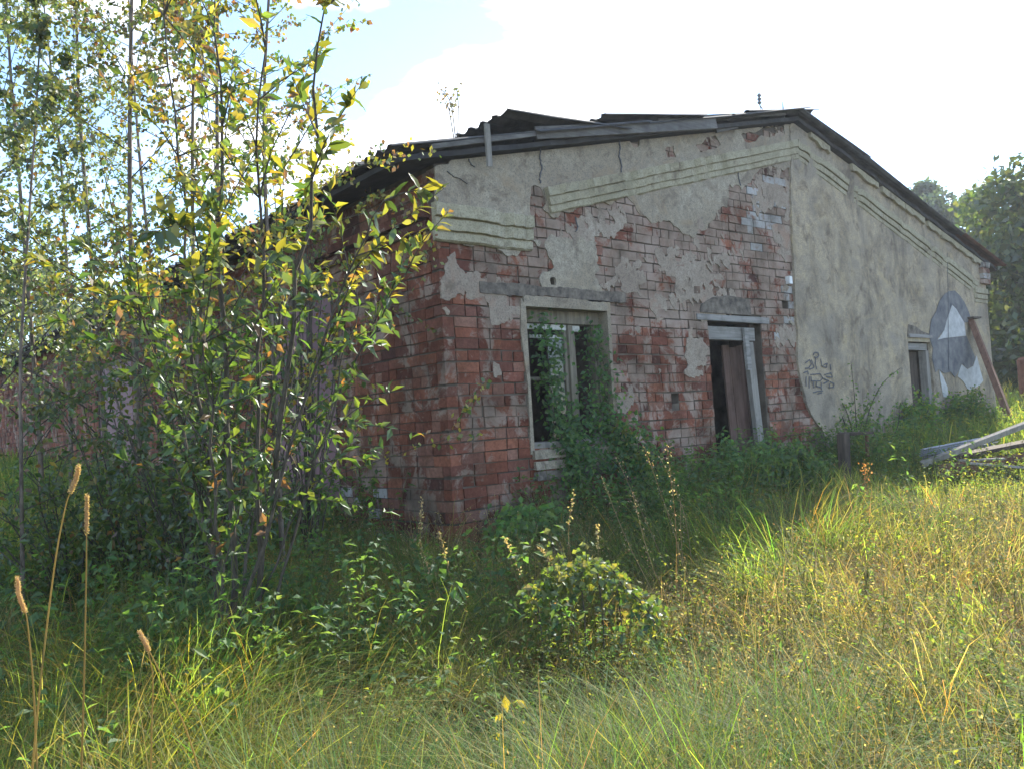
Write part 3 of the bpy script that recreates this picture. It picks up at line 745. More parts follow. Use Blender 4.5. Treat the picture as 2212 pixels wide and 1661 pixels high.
def put_sheet(x_low, y, side_, me, lift=.0, tilt=0.0, yaw=0.0):
    """x_low: distance of the sheet's lower end from the ridge"""
    o = bpy.data.objects.new('roof_sheet', me); COL.objects.link(o); o.parent = roof
    z = EAVE + RISE * (6 - x_low) + .08 + lift
    px = 6 - x_low if side_ < 0 else 6 + x_low
    mtx = Matrix.Translation(Vector((px, y, z)) - Vector((6, 0, EAVE)))
    if side_ < 0: mtx = mtx @ Matrix.Rotation(-(pitch + tilt), 4, 'Y') @ Matrix.Rotation(yaw, 4, 'Z')
    else: mtx = mtx @ Matrix.Translation((0, 1.12, 0)) @ Matrix.Rotation(math.pi, 4, 'Z') @ Matrix.Rotation(-(pitch + tilt), 4, 'Y') @ Matrix.Rotation(yaw, 4, 'Z')
    o.matrix_local = mtx
for side_ in (-1, 1):
    for col in range(3):
        for row, xl in enumerate((6.5, 4.85, 3.2, 1.6)):
            lift = .006 * row + random.uniform(0, .02) + (.03 if row < 2 else 0) * (col == 0)
            put_sheet(xl + random.uniform(-.05, .05), -.19 + col * 1.0 + random.uniform(-.04, .04), side_, SR if (side_ > 0 and row == 0) else SM[(row + col) % 3], lift, random.uniform(-.012, .012), random.uniform(-.01, .01))
for k in range(3, 23): put_sheet(6.55 + random.uniform(-.06, .06), -.19 + k * 1.0, -1, SM[k % 3], random.uniform(0, .02), random.uniform(-.01, .01))
put_sheet(5.25, -.23, -1, SM[1], .26, -.155, .02)       # the lifted sheet
put_sheet(3.9, -.2, -1, SM[2], .16, -.06, -.02)
put_sheet(1.3, -.21, -1, SM[0], .07, -.03, .02)
put_sheet(1.75, -.22, 1, SM[1], .08, -.02, -.02)
put_sheet(3.3, -.2, 1, SM[2], .05, .0, .01)
# mortar bedding under the right verge
u = .35
while u < 5.9:
    ln = random.uniform(.35, .8); ln = min(ln, 5.95 - u)
    if random.random() < .8:
        tp = []; bt = []
        for v in np.linspace(u, u + ln, 7): tp.append((6 + v, EAVE + RISE * (6 - v) - .004)); bt.append((6 + v, EAVE + RISE * (6 - v) - .10 - random.uniform(-.03, .025)))
        MB().prism(tp + bt[::-1], -.075, -.02).build('bedding_mortar', M['cornice'], roof, fix=True)
    u += ln + random.choice([.01, .02, .12])
# end blocks of the right corner
for k in range(4):
    MB().box((11.9 + .02 * (k % 2), -.04, zc + .07 + k * .1), (.3, .12, .09), jit=.012).build('corner_brick', M['brick_lime'] if k % 2 else M['brick'], house)

# wall paintings and scrawl (flat paint on the thick plaster)
def mur(pts): return [gab((3300 + a / 3.322) * .57604, (1000 + b / 3.322) * .57604, -.04) for a, b in pts]
mural = empty('wall_painting', (8, 0, .3), 'blue grey arched figure with white triangle painted on the plaster beside the plank door', 'mural')
def paint(name, pts, mat, y): MB().prism(mur(pts), y, y + .004).build(name, M[mat], mural, fix=True)
paint('painted_arch', [(610, 870), (640, 660), (700, 560), (735, 440), (790, 360), (850, 312), (930, 300), (1000, 370), (1060, 460), (1110, 580), (1150, 690), (1050, 700), (990, 600), (950, 525), (900, 470), (868, 545), (832, 660), (800, 790), (720, 890), (705, 1000), (655, 1010)], 'paint_grey', -.0425)
paint('painted_triangle', [(900, 478), (950, 530), (1050, 700), (1070, 862), (800, 892), (720, 915), (770, 845), (800, 795), (838, 655)], 'paint_white', -.0412)
paint('painted_body', [(660, 1010), (706, 915), (800, 894), (1075, 866), (1130, 1000), (1185, 1130), (1155, 1235), (1090, 1275), (1020, 1210), (990, 1290), (930, 1380), (880, 1310), (800, 1330), (730, 1280), (690, 1320), (650, 1150)], 'paint_grey', -.0420)
paint('painted_skirt', [(1010, 1215), (1090, 1280), (1160, 1240), (1205, 1110), (1240, 1250), (1285, 1420), (1240, 1480), (1100, 1540), (1040, 1430), (970, 1370)], 'paint_white', -.0412)
paint('painted_streak', [(740, 1285), (790, 1380), (840, 1500), (845, 1620), (790, 1620), (750, 1400)], 'paint_white', -.0412)
def gra(a, b): return gab((3000 + a / 3.02) * .57604, (1200 + b / 3.02) * .57604, -.04)
scr = empty('graffiti', (6.6, 0, .3), 'dark illegible spray paint scrawl on the plaster next to the broken plaster edge', 'graffiti')
STR = [[(150, 400), (165, 370), (205, 370), (215, 405), (190, 430), (160, 420)], [(180, 430), (175, 500), (190, 560)], [(60, 490), (110, 450), (130, 500), (100, 545), (60, 550)], [(130, 450), (160, 540), (110, 560)],
       [(235, 440), (250, 520), (300, 540), (310, 490), (270, 510)], [(40, 600), (90, 580), (95, 620)], [(70, 640), (70, 750)], [(105, 640), (105, 770)], [(120, 620), (230, 610), (260, 660), (230, 690), (130, 690), (125, 640)],
       [(150, 700), (155, 770)], [(190, 700), (185, 750), (240, 760)], [(240, 700), (245, 790)], [(280, 620), (350, 600), (370, 650), (300, 640)], [(270, 660), (330, 690), (270, 720)], [(340, 700), (385, 720), (380, 760), (330, 765), (340, 720)], [(150, 820), (200, 805), (260, 800)], [(200, 835), (250, 820)], [(345, 500), (350, 570)]]
for q in STR:
    pts = [gra(*p) for p in q]; bb = MB()
    for a, b in zip(pts[:-1], pts[1:]): bb.bar((a[0], -.040, a[1]), (b[0], -.040, b[1]), .016, .003)
    bb.build('paint_stroke', M['paint_ink'], scr)

# ------------------------------------------------------------------ foliage builders
def unit(v): return v / (np.linalg.norm(v, axis=-1, keepdims=True) + 1e-9)
def leaves(mb, P, D, Nn, Ln, Wd, C, fine=True):
    """folded leaf blades: 4 triangles each (2 when not fine)"""
    n = len(P); D = unit(D); S = unit(np.cross(D, Nn)); Nn = np.cross(S, D); Ln = np.broadcast_to(Ln, (n,))[:, None]; Wd = np.broadcast_to(Wd, (n,))[:, None]
    C = np.broadcast_to(C, (n, 3)); k = np.arange(n)[:, None]
    mid = P + D * Ln * .45
    if fine:
        tip = P + D * Ln - Nn * Ln * .14
        V = np.stack([P, mid + S * Wd * .5 + Nn * Wd * .15, tip, mid - S * Wd * .5 + Nn * Wd * .15, P + D * Ln * .5 - Nn * Ln * .02], 1).reshape(-1, 3)
        F = np.concatenate([k * 5 + [0, 4, 1], k * 5 + [1, 4, 2], k * 5 + [4, 3, 2], k * 5 + [0, 3, 4]])
        mb.add(V, [F], np.repeat(C, 5, 0))
    else:
        V = np.stack([P, mid + S * Wd * .5, P + D * Ln, mid - S * Wd * .5], 1).reshape(-1, 3)
        mb.add(V, [np.concatenate([k * 4 + [0, 2, 1], k * 4 + [0, 3, 2]])], np.repeat(C, 4, 0))
def rnd_dir(n): return unit(rng.normal(size=(n, 3)))
def pick(cols, n, jit=.15):
    c = np.asarray(cols)[rng.integers(0, len(cols), n)]; return np.clip(c * rng.uniform(1 - jit, 1 + jit, (n, 1)) * rng.uniform(1 - jit * .5, 1 + jit * .5, (n, 3)), .005, .9)
def curve(a, d, ln, n, bend, wob):
    """a wandering polyline from a along d"""
    p = [np.array(a, float)]; d = np.array(d, float) / np.linalg.norm(d); st = ln / (n - 1)
    for _ in range(n - 1):
        d = d + np.asarray(bend) * st + rng.normal(0, wob, 3); d /= np.linalg.norm(d); p.append(p[-1] + d * st)
    return np.array(p)
GREEN = [(.055, .10, .022), (.075, .125, .028), (.10, .15, .035), (.045, .085, .025)]
YELLOW = [(.20, .20, .035), (.26, .22, .04), (.15, .17, .03)]
BROWNL = [(.20, .11, .04), (.15, .085, .04)]

def birch(px, dist, height, label, top_off=0.0, r0=.035, nbr=34, lsize=.05, cols=None, lean=(0, 0), leafn=50, name='birch_tree', spread=.28, low=.12, group='young birches beside the side wall', mat='birch'):
    b = at_dist(px, 960, dist); bx, by = b[0], b[1]; bz = float(zg(bx, by)) - .05
    t_ = empty(name, (bx, by, bz), label, 'tree', group)
    tr = curve((bx, by, bz), (lean[0], lean[1], 1), height, 14, (0, 0, .02), .018)
    r0 *= .72; rad = np.linspace(r0, .005, 14); mb = MB(); mb.tube(tr, rad, 6); br = MB(); cr = MB()
    for k in range(nbr):
        f = low + (1 - low) * (k + rng.uniform(0, 1)) / nbr; q = f * 13; i0 = min(12, int(q)); p0 = tr[i0] + (tr[i0 + 1] - tr[i0]) * (q - i0)
        an = rng.uniform(0, 6.28); ln = height * spread * (1.08 - f) * rng.uniform(.55, 1.15) + .2
        c = curve(p0, (math.cos(an), math.sin(an), rng.uniform(.35, 1.1)), ln, 7, (0, 0, -.10), .07)
        br.tube(c, np.linspace(max(.003, rad[i0] * .3), .0012, 7), 4)
        twigs = [c]
        for j in range(3):
            s = rng.integers(2, 6); tw = curve(c[s], unit(c[s + 1] - c[s] + rng.normal(0, .55, 3)), ln * rng.uniform(.25, .5), 5, (0, 0, -.3), .1)
            br.tube(tw, np.linspace(.0016, .0007, 5), 3); twigs.append(tw)
        for tw in twigs:
            n = max(4, int(leafn * (len(tw) / 7) * rng.uniform(.6, 1.3))); s = rng.uniform(.12, 1, n) * (len(tw) - 1); i1 = np.minimum(s.astype(int), len(tw) - 2)
            P = tw[i1] + (tw[i1 + 1] - tw[i1]) * (s - i1)[:, None] + rng.normal(0, .02, (n, 3))
            D = rnd_dir(n) + [0, 0, -.7]; leaves(cr, P, D, rnd_dir(n), lsize * rng.uniform(.6, 1.2, n), lsize * .75 * rng.uniform(.7, 1.1, n), pick(cols, n, .25), fine=False)
    mb.build('trunk', M[mat], t_, smooth=True); br.build('branches', M['bark'], t_); tag(cr.build('crown', M['leaf'], t_), kind='stuff')
    return t_

# near goat willow: several stems, large leaves; the nearest leaves are single parts
def near_leaf_mesh(k):
    r = np.random.default_rng(300 + k); L_ = 1.0; n = 7; ts = np.linspace(0, 1, n); wd = .40 * np.sin(np.pi * ts ** .85) ** .8 + .0; wd[0] = .02; wd[-1] = 0.0
    cur = r.uniform(.12, .35); V = []
    for t_, w in zip(ts, wd):
        z = -cur * t_ * t_; j = 1 + r.uniform(-.08, .08)
        V += [(t_, -w * .5 * j, z + .10 * w + .02 * math.sin(t_ * 17 + k)), (t_, 0, z), (t_, w * .5 * j, z + .10 * w + .02 * math.sin(t_ * 15 + 2 * k))]
    V = np.array(V); F = []
    for i in range(n - 1):
        F += [[i * 3, i * 3 + 1, i * 3 + 4, i * 3 + 3], [i * 3 + 1, i * 3 + 2, i * 3 + 5, i * 3 + 4]]
    return V, np.array(F)
wb = gnd(500, 1505); willow = empty('goat_willow', tuple(wb), 'goat willow bush with large yellow green leaves standing before the mauve shutter', 'tree')
stems = MB(); twg = MB(); wcr = MB(); NEAR = []
def aim(px, py, dist): return at_dist(px, py, dist)
stem_paths = []
DENS = {840: .5, 900: .4, 780: .2, 860: .2, 690: .15, 700: .7}
stem_dens = []
for (px, py, ds, mid, r0) in [((700), -60, 3.5, (640, 640, 4.1), .017), (470, -120, 4.2, (480, 640, 4.5), .019), (560, -100, 4.0, (560, 700, 4.3), .014), (840, 430, 3.9, (690, 760, 4.2), .011), (350, -60, 4.6, (420, 700, 4.7), .015), (900, 560, 4.3, (720, 900, 4.5), .009), (610, 330, 4.8, (590, 800, 4.8), .010), (780, 620, 4.6, (680, 980, 4.7), .008), (260, 560, 4.6, (380, 900, 4.7), .009), (420, 420, 4.0, (450, 850, 4.3), .010)]:
    a = np.array(wb) + rng.normal(0, .07, 3) * [1, 1, 0] - [0, 0, .05]; c = aim(*mid); e = aim(px, py, ds)
    ts = np.linspace(0, 1, 16)[:, None]; ctl = 2 * c - .5 * (a + e)
    p = (1 - ts) ** 2 * a + 2 * ts * (1 - ts) * ctl + ts ** 2 * e + rng.normal(0, .012, (16, 3)) * (ts > 0)
    stems.tube(p, np.linspace(r0, .0025, 16), 6); stem_paths.append(p); stem_dens.append(DENS.get(px, 1.0))
def willow_leaves(p, n, lo, size, single):
    s = np.sort(rng.uniform(lo, 1, n)) * (len(p) - 1); i1 = np.minimum(s.astype(int), len(p) - 2); P = p[i1] + (p[i1 + 1] - p[i1]) * (s - i1)[:, None]
    tg = unit(p[i1 + 1] - p[i1]); D = unit(tg * .6 + rnd_dir(n) * .9 + [0, 0, -.12]); Nn = unit(rnd_dir(n) * .9 + [0, 0, .9])
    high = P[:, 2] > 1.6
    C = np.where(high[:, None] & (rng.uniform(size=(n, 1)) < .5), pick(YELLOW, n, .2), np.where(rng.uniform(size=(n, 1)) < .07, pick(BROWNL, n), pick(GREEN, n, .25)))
    Ln = size * rng.uniform(.55, 1.2, n)
    for j in range(n):
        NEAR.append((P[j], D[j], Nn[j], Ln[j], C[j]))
for p, dn in zip(stem_paths, stem_dens):
    willow_leaves(p, int(30 * dn) + 6, .25, .09, True)
    for j in range(int(17 * dn) + 2):
        s = rng.integers(3, 15); tg = unit(p[min(15, s + 1)] - p[s - 1]); ln = rng.uniform(.25, .75)
        tw = curve(p[s], tg * .8 + rng.normal(0, .6, 3) + [0, 0, .15], ln, 7, (0, 0, .1), .08)
        twg.tube(tw, np.linspace(.0045, .0012, 7), 4); willow_leaves(tw, int(9 + ln * 26), .08, .082, True)
NEAR.sort(key=lambda q: np.linalg.norm(q[0] - CAM) - (0.9 if (q[0][2] > 1.6) else 0))
wl_meshes = []
PAL = [(.22, .21, .035), (.17, .185, .033), (.10, .145, .035), (.07, .115, .03), (.05, .09, .028), (.20, .12, .045)]
for k, c in enumerate(PAL):
    for v in range(2):
        V, F = near_leaf_mesh(k * 2 + v); V = V * [1, 1.0, 1]; me = MB().add(V, [F], c).mesh('leaf', smooth=True); me.materials.append(M['leaf']); wl_meshes.append(me)
for k, (P, D, Nn, Ln, C) in enumerate(NEAR):
    if np.linalg.norm(P - CAM) < 2.2: continue
    if k < 280:
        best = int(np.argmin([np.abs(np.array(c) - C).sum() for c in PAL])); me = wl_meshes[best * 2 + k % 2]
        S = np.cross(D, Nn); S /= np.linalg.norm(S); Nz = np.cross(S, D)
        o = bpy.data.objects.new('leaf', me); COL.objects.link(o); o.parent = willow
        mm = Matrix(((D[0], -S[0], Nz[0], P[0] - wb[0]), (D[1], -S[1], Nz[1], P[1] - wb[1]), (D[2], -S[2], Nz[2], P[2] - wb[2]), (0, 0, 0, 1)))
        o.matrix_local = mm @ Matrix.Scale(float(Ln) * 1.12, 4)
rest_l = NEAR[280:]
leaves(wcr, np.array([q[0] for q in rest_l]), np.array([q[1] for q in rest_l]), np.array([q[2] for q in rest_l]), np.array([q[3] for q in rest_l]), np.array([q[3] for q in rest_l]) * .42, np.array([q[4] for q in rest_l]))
stems.build('stems', M['bark'], willow, smooth=True); twg.build('twigs', M['bark'], willow); tag(wcr.build('crown', M['leaf'], willow), kind='stuff')

MIX1 = GREEN + GREEN + YELLOW; MIX2 = GREEN + YELLOW + YELLOW + BROWNL; MIX3 = [(.10, .15, .06), (.13, .17, .07), (.08, .13, .06), (.18, .19, .06)]
birch(302, 7.6, 8.0, 'thin birch with smooth reddish trunk and pale green top, second from the camera side', cols=MIX3 + MIX2, r0=.04)
birch(232, 9.5, 8.5, 'slender birch with grey trunk behind the reddish one', cols=MIX3, r0=.04)
birch(90, 9.0, 7.5, 'pale green birch standing farthest out from the house wall', cols=MIX3, r0=.035, nbr=40)
birch(-40, 8.2, 7.0, 'birch with blue green leaves at the outer end of the birch row', cols=MIX3, r0=.035, nbr=36)
birch(430, 6.9, 7.0, 'birch sapling with yellowing leaves between the willow and the reddish birch', cols=MIX2, r0=.028)
birch(600, 6.6, 6.6, 'dense yellow leaved birch close to the side wall behind the willow', cols=MIX2, r0=.03, nbr=40)
birch(505, 8.4, 8.5, 'tall birch with brownish trunk rising over the roof edge', cols=MIX2 + BROWNL, r0=.04)
birch(370, 11.5, 9.0, 'distant birch near the second mauve shutter', cols=MIX1, r0=.045, nbr=36)
birch(150, 13.0, 9.0, 'distant birch beyond the far end of the side wall', cols=MIX3, r0=.045, nbr=36)
birch(40, 6.3, 4.2, 'low bushy birch with dark shaded leaves in tall grass', cols=MIX3, r0=.02, nbr=30, low=.08, spread=.35)

def shade_shrub(px, dist, label, h, w, n):
    b = at_dist(px, 960, dist); bz = float(zg(b[0], b[1])) - .04; s_ = empty('understory_shrub', (b[0], b[1], bz), label, 'shrub', 'shrubs under the birches'); st = MB(); lf = MB(); b0 = np.array([b[0], b[1], bz])
    for k in range(26):
        a = rng.uniform(0, 6.28); rr = w * .5 * rng.uniform(.1, 1); e = b0 + [math.cos(a) * rr, math.sin(a) * rr, h * rng.uniform(.35, 1)]
        e[0] = min(e[0], -.15)
        ts = np.linspace(0, 1, 9)[:, None]; p = b0 * (1 - ts) + e * ts + np.array([0, 0, .25 * h]) * ts * (1 - ts) + rng.normal(0, .02, (9, 3)) * ts
        st.tube(p, np.linspace(.008, .002, 9), 4); m = n // 26; f = rng.uniform(.15, 1, m) * 8; i1 = np.minimum(f.astype(int), 7); P = p[i1] + (p[i1 + 1] - p[i1]) * (f - i1)[:, None] + rng.normal(0, .11, (m, 3))
        leaves(lf, P, rnd_dir(m) + [0, 0, -.4], unit(rnd_dir(m) * .8 + [0, 0, .7]), .062 * rng.uniform(.5, 1.2, m), .034 * rng.uniform(.7, 1.1, m), np.where(rng.uniform(size=(m, 1)) < .12, pick(BROWNL + YELLOW, m), pick(GREEN, m, .25)))
    st.build('stems', M['bark'], s_); tag(lf.build('leaves', M['leaf'], s_), kind='stuff')
shade_shrub(420, 5.8, 'dense dark shrub directly behind the goat willow stems', 2.4, 1.5, 2400)
shade_shrub(480, 6.2, 'dark shrub between the goat willow and the mauve shutter', 2.2, .8, 1100)
shade_shrub(300, 6.6, 'broad shrub at the foot of the reddish birch', 2.0, 1.8, 2200)
shade_shrub(150, 6.6, 'low shrub in tall grass among the outer birches', 1.4, 2.0, 1900)
shade_shrub(660, 7.0, 'sparse shrub high against the wall above the mauve shutter', 3.3, .9, 700)

# ---- background trees
def big_tree(name, label, px, dist, ztop, width, n, lsize, cols, conic=0.0, base=.1, seed=0, cat='tree', group=None, trunk=True):
    b = at_dist(px, 860, dist); bx, by = b[0], b[1]; bz = float(zg(bx, by)); H = ztop - bz
    t_ = empty(name, (bx, by, bz), label, cat, group); mb = MB(); r = np.random.default_rng(seed)
    mb.tube(curve((bx, by, bz - .1), (0, 0, 1), H * .85, 8, (0, 0, 0), .03), np.linspace(.02 * H + .04, .02, 8), 7)
    cr = MB(); nc = 90
    cz = base + (1 - base) * r.uniform(0, 1, nc) ** .9; prof = np.sqrt(np.clip(1 - ((cz - .42) / .60) ** 2, .02, 1)) * (1 - conic) + conic * (1.02 - cz)
    an = r.uniform(0, 6.28, nc); rr = np.sqrt(r.uniform(.05, 1, nc)) * prof * width * .5
    ctr = np.stack([bx + rr * np.cos(an), by + rr * np.sin(an), bz + cz * H], 1); rad = width * .13 * r.uniform(.6, 1.3, nc) * (1 - .5 * conic * cz)
    for c_, k in zip(ctr, range(nc)):
        if trunk and k % 2 == 0: mb.tube(curve((bx, by, max(bz + .2 * H, c_[2] - H * .2)), c_ - np.array([bx, by, max(bz + .2 * H, c_[2] - H * .2)]), np.linalg.norm(c_ - np.array([bx, by, max(bz + .2 * H, c_[2] - H * .2)])), 5, (0, 0, 0), .06), np.linspace(.05, .012, 5) * H / 10, 4)
    w = rng.integers(0, nc, n); d = rnd_dir(n) * rng.uniform(.35, 1.05, (n, 1)) ** .6
    P = ctr[w] + d * rad[w][:, None] * [1, 1, .8]; tone = r.uniform(.65, 1.3, nc)[w][:, None]
    leaves(cr, P, rnd_dir(n) + [0, 0, -.3], unit(d + rnd_dir(n) * .8), lsize * rng.uniform(.6, 1.3, n), lsize * .7 * rng.uniform(.7, 1.2, n), np.clip(pick(cols, n, .25) * tone, .005, .6), fine=False)
    mb.build('trunk', M['bark'], t_, smooth=True); tag(cr.build('crown', M['leaf'], t_), kind='stuff'); return t_
DARKG = [(.04, .065, .028), (.05, .08, .03), (.065, .095, .03), (.085, .11, .032)]
BLUEG = [(.05, .085, .06), (.06, .095, .06), (.08, .12, .07)]
big_tree('broadleaf_tree', 'large dark broadleaf tree overhanging the right end of the house', 2400, 27, 7.2, 7.4, 26000, .21, DARKG, base=.02, seed=1, group='trees behind the house')
big_tree('broadleaf_tree', 'smaller dark tree filling the gap under the large broadleaf crown', 2225, 31, 4.6, 4.4, 10000, .22, DARKG, base=.0, seed=2, group='trees behind the house')
big_tree('spire_tree', 'pale blue green tree with narrow pointed top above the roof slope', 2035, 46, 11.6, 4.8, 9000, .26, BLUEG, conic=.7, base=.05, seed=3, group='trees behind the house')
big_tree('rounded_tree', 'hazy rounded tree between the pointed tree and the dark broadleaf tree', 2092, 44, 10.0, 6.0, 12000, .26, BLUEG, base=.05, seed=4, group='trees behind the house')
big_tree('sunlit_tree', 'pale sunlit tree beyond the far end of the side wall', 30, 34, 7.6, 8, 12000, .24, [(.12, .15, .05), (.15, .17, .06), (.09, .12, .04)], base=.02, seed=5)
big_tree('field_tree', 'dark tree in the field beyond the right side of the house', 2620, 34, 8.5, 9, 12000, .26, DARKG, base=.0, seed=6)

# ---- grass: blades, dry stems with seed specks, leafy weeds
def wedge(n, r0, r1, half=.78, pw=1.0):
    r = r0 + (r1 - r0) * rng.uniform(0, 1, n) ** pw; a = YAW + rng.uniform(-half, half, n)
    x = CAM[0] + r * np.sin(a); y = CAM[1] + r * np.cos(a)
    ok = ~((x > -.04) & (y > -.04) & (x < WID + .1) & (y < DEP + .4)); return x[ok], y[ok], r[ok]
def blades(mb, x, y, h, w, lean, C, ang=None):
    n = len(x); P = np.stack([x, y, zg(x, y) - .02], 1); a = rng.uniform(0, 6.28, n) if ang is None else ang + rng.normal(0, .75, n); ld = np.stack([np.cos(a), np.sin(a), 0 * a], 1)
    b2 = a + rng.uniform(.6, 2.5, n); sd = np.stack([np.cos(b2), np.sin(b2), 0 * a], 1)
    V = []
    for t_, ws in ((0, 1), (.4, .85), (.78, .5)):
        c = P + np.array([0, 0, 1]) * (h * (t_ - .28 * lean * t_ * t_))[:, None] + ld * (h * lean * t_ ** 1.8)[:, None]
        V += [c - sd * (w * ws * .5)[:, None], c + sd * (w * ws * .5)[:, None]]
    tip = P + np.array([0, 0, 1]) * (h * (1 - .33 * lean))[:, None] + ld * (h * lean)[:, None]; V.append(tip)
    V = np.stack(V, 1).reshape(-1, 3); k = np.arange(n)[:, None] * 7
    mb.add(V, [np.concatenate([k + [0, 1, 3, 2], k + [2, 3, 5, 4]]), k + [4, 5, 6]], np.repeat(C, 7, 0)); return tip
def patchc(x, y, seed): return fbm(x, y, 1.5, seed)
def grass_col(x, y, n):
    p = patchc(x, y, 41); q = patchc(x, y, 42)
    near_wall = np.clip(1 - (np.minimum(np.abs(y), 9) / 3.0), 0, 1) * (x > -.5) + np.clip(1 - (np.abs(x) / 2.8), 0, 1) * (x < 0) * (y > -2.5)
    c = pick([(.085, .132, .033), (.115, .165, .04), (.065, .11, .03), (.155, .19, .045)], n, .25)
    yl = pick([(.20, .21, .045), (.24, .23, .06), (.28, .25, .09)], n, .2); m_ = (rng.uniform(size=n) < np.clip(.32 + .35 * p - .4 * near_wall, .03, .8))[:, None]
    return np.where(m_, yl, c)
gr = MB()
def tufts(nc, per, r0, r1, half=.78, sig=.055):
    x, y, r = wedge(nc, r0, r1, half); keep = fbm(x, y, 3.5, 61) + .25 * fbm(x, y, 9, 62) > -.55 + .5 * rng.uniform(-1, 1, len(x)); x, y = x[keep], y[keep]
    k = rng.integers(0, len(x), nc * per); hf = .35 + 1.35 * rng.uniform(0, 1, len(x)) ** 1.6; ta = rng.uniform(0, 6.28, len(x)) * .4 + 2.5 * fbm(x, y, 1.3, 63); ct = rng.uniform(.7, 1.3, (len(x), 3)) * rng.uniform(.75, 1.25, (len(x), 1))
    xx = x[k] + rng.normal(0, sig, len(k)); yy = y[k] + rng.normal(0, sig, len(k)); ok = ~((xx > -.03) & (yy > -.03) & (xx < WID + .05) & (yy < DEP + .4)); k = k[ok]
    return xx[ok], yy[ok], np.hypot(xx[ok] - CAM[0], yy[ok] - CAM[1]), hf[k], ct[k], ta[k]
x, y, r, hf, ct, ta = tufts(5600, 44, 1.7, 10, sig=.06); n = len(x)
near_l = np.clip((-x - 1.2) / 2.0, 0, 1) * np.clip((y + 5.2) / 2.0, 0, 1)
h = rng.uniform(.08, .42, n) * hf * (1 + .3 * patchc(x, y, 43)) * (1 + .6 * near_l); h = np.clip(h, .08, .8)
DEB = gnd(2060, 1030)
deb = lambda x, y: np.clip(np.hypot(x - DEB[0] + .9, y - DEB[1] + .5) / 2.2, .25, 1)
ARC = gnd(1290, 1500); SAPB = gnd(1100, 1690)
deb0 = deb
deb = lambda x, y: deb0(x, y) * np.clip(np.hypot(x - ARC[0], y - ARC[1]) / .8, .35, 1) * np.clip(np.hypot(x - SAPB[0], y - SAPB[1]) / .8, .22, 1)
h = h * deb(x, y)
blades(gr, x, y, h, rng.uniform(.0018, .0052, n) * (.6 + r * .12), rng.uniform(.3, 1.7, n), np.clip(grass_col(x, y, n) * ct, .01, .6), ta)
x, y, r = wedge(70000, 9, 24, .62); n = len(x)
blades(gr, x, y, rng.uniform(.25, .7, n) * deb(x, y), rng.uniform(.008, .016, n) * r / 10, rng.uniform(.1, .8, n), grass_col(x, y, n) * 1.1)
# far field to the right
r = rng.uniform(22, 75, 30000); a = YAW + rng.uniform(.2, .75, 30000); x = CAM[0] + r * np.sin(a); y = CAM[1] + r * np.cos(a); ok = ~((x < WID + .2) & (y > -.1)); x, y, r = x[ok], y[ok], r[ok]; n = len(x)
blades(gr, x, y, rng.uniform(.4, 1.0, n), rng.uniform(.02, .05, n) * r / 30, rng.uniform(.1, .7, n), pick([(.20, .21, .06), (.16, .19, .05), (.26, .24, .09)], n, .2))
grass = gr.build('grass', M['grass']); tag(grass, 'tall tangled green grass covering the ground before the house', 'grass', kind='stuff')

dr = MB()
x, y, r = wedge(40000, 1.8, 12); n = len(x)
keep = rng.uniform(size=n) < np.clip(.45 + .6 * patchc(x, y, 51), .06, 1); x, y, r = x[keep], y[keep], r[keep]; n = len(x)
dc = pick([(.36, .30, .14), (.30, .24, .10), (.42, .36, .20), (.27, .19, .09)], n, .2)
hd = rng.uniform(.22, .6, n) * deb(x, y); tip = blades(dr, x, y, hd, rng.uniform(.0018, .0032, n) * (.7 + r * .12), rng.uniform(.2, 1.1, n), dc)
m_ = 3; base_ = np.stack([x, y, zg(x, y)], 1)
tt = rng.uniform(.55, 1.0, (n, m_)); lean_v = (tip - base_); Pp = (base_[:, None] + lean_v[:, None] * tt[..., None]).reshape(-1, 3) + rng.normal(0, .022, (n * m_, 3))
leaves(dr, Pp, rnd_dir(n * m_), rnd_dir(n * m_), rng.uniform(.008, .018, n * m_) * np.repeat(.7 + r * .10, m_), .007 * np.repeat(.7 + r * .10, m_), pick([(.36, .31, .15), (.28, .25, .09), (.44, .39, .22), (.20, .22, .06), (.30, .19, .10)], n * m_, .25), fine=False)
x, y, r = wedge(26000, 1.8, 10); n = len(x); blades(dr, x, y, rng.uniform(.18, .5, n) * deb(x, y), rng.uniform(.002, .004, n) * (.7 + r * .12), rng.uniform(1.2, 2.4, n), pick([(.30, .22, .11), (.22, .15, .08), (.36, .29, .16), (.17, .11, .06)], n, .25))
dry = dr.build('dry_grass', M['dry']); tag(dry, 'dry tan grass stems with fine seed specks among the green grass', 'dry grass', kind='stuff')

def weed_plant(mb, st, bx, by, h, nl, ls, cols, lean=.25):
    bz = float(zg(bx, by)); a = rng.uniform(0, 6.28); c = curve((bx, by, bz - .03), (math.cos(a) * lean, math.sin(a) * lean, 1), h, 7, (0, 0, -.15), .07)
    st.tube(c, np.linspace(.004, .0015, 7), 3, (.10, .12, .04))
    s = rng.uniform(.2, 1, nl) * 6; i1 = np.minimum(s.astype(int), 5); P = c[i1] + (c[i1 + 1] - c[i1]) * (s - i1)[:, None]
    D = rnd_dir(nl) * [1, 1, .35] + [0, 0, -.15]; P = P + unit(D) * .02
    leaves(mb, P, D, unit(rnd_dir(nl) * .5 + [0, 0, 1]), ls * rng.uniform(.5, 1.2, nl), ls * .6 * rng.uniform(.6, 1.1, nl), pick(cols, nl, .22))
wl = MB()
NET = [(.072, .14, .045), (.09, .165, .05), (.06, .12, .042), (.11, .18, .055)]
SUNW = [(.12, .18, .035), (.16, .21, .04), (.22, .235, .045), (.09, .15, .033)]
PB = gnd(1832, 1050); PD = (CAM[:2] - PB[:2]) / np.linalg.norm(CAM[:2] - PB[:2])
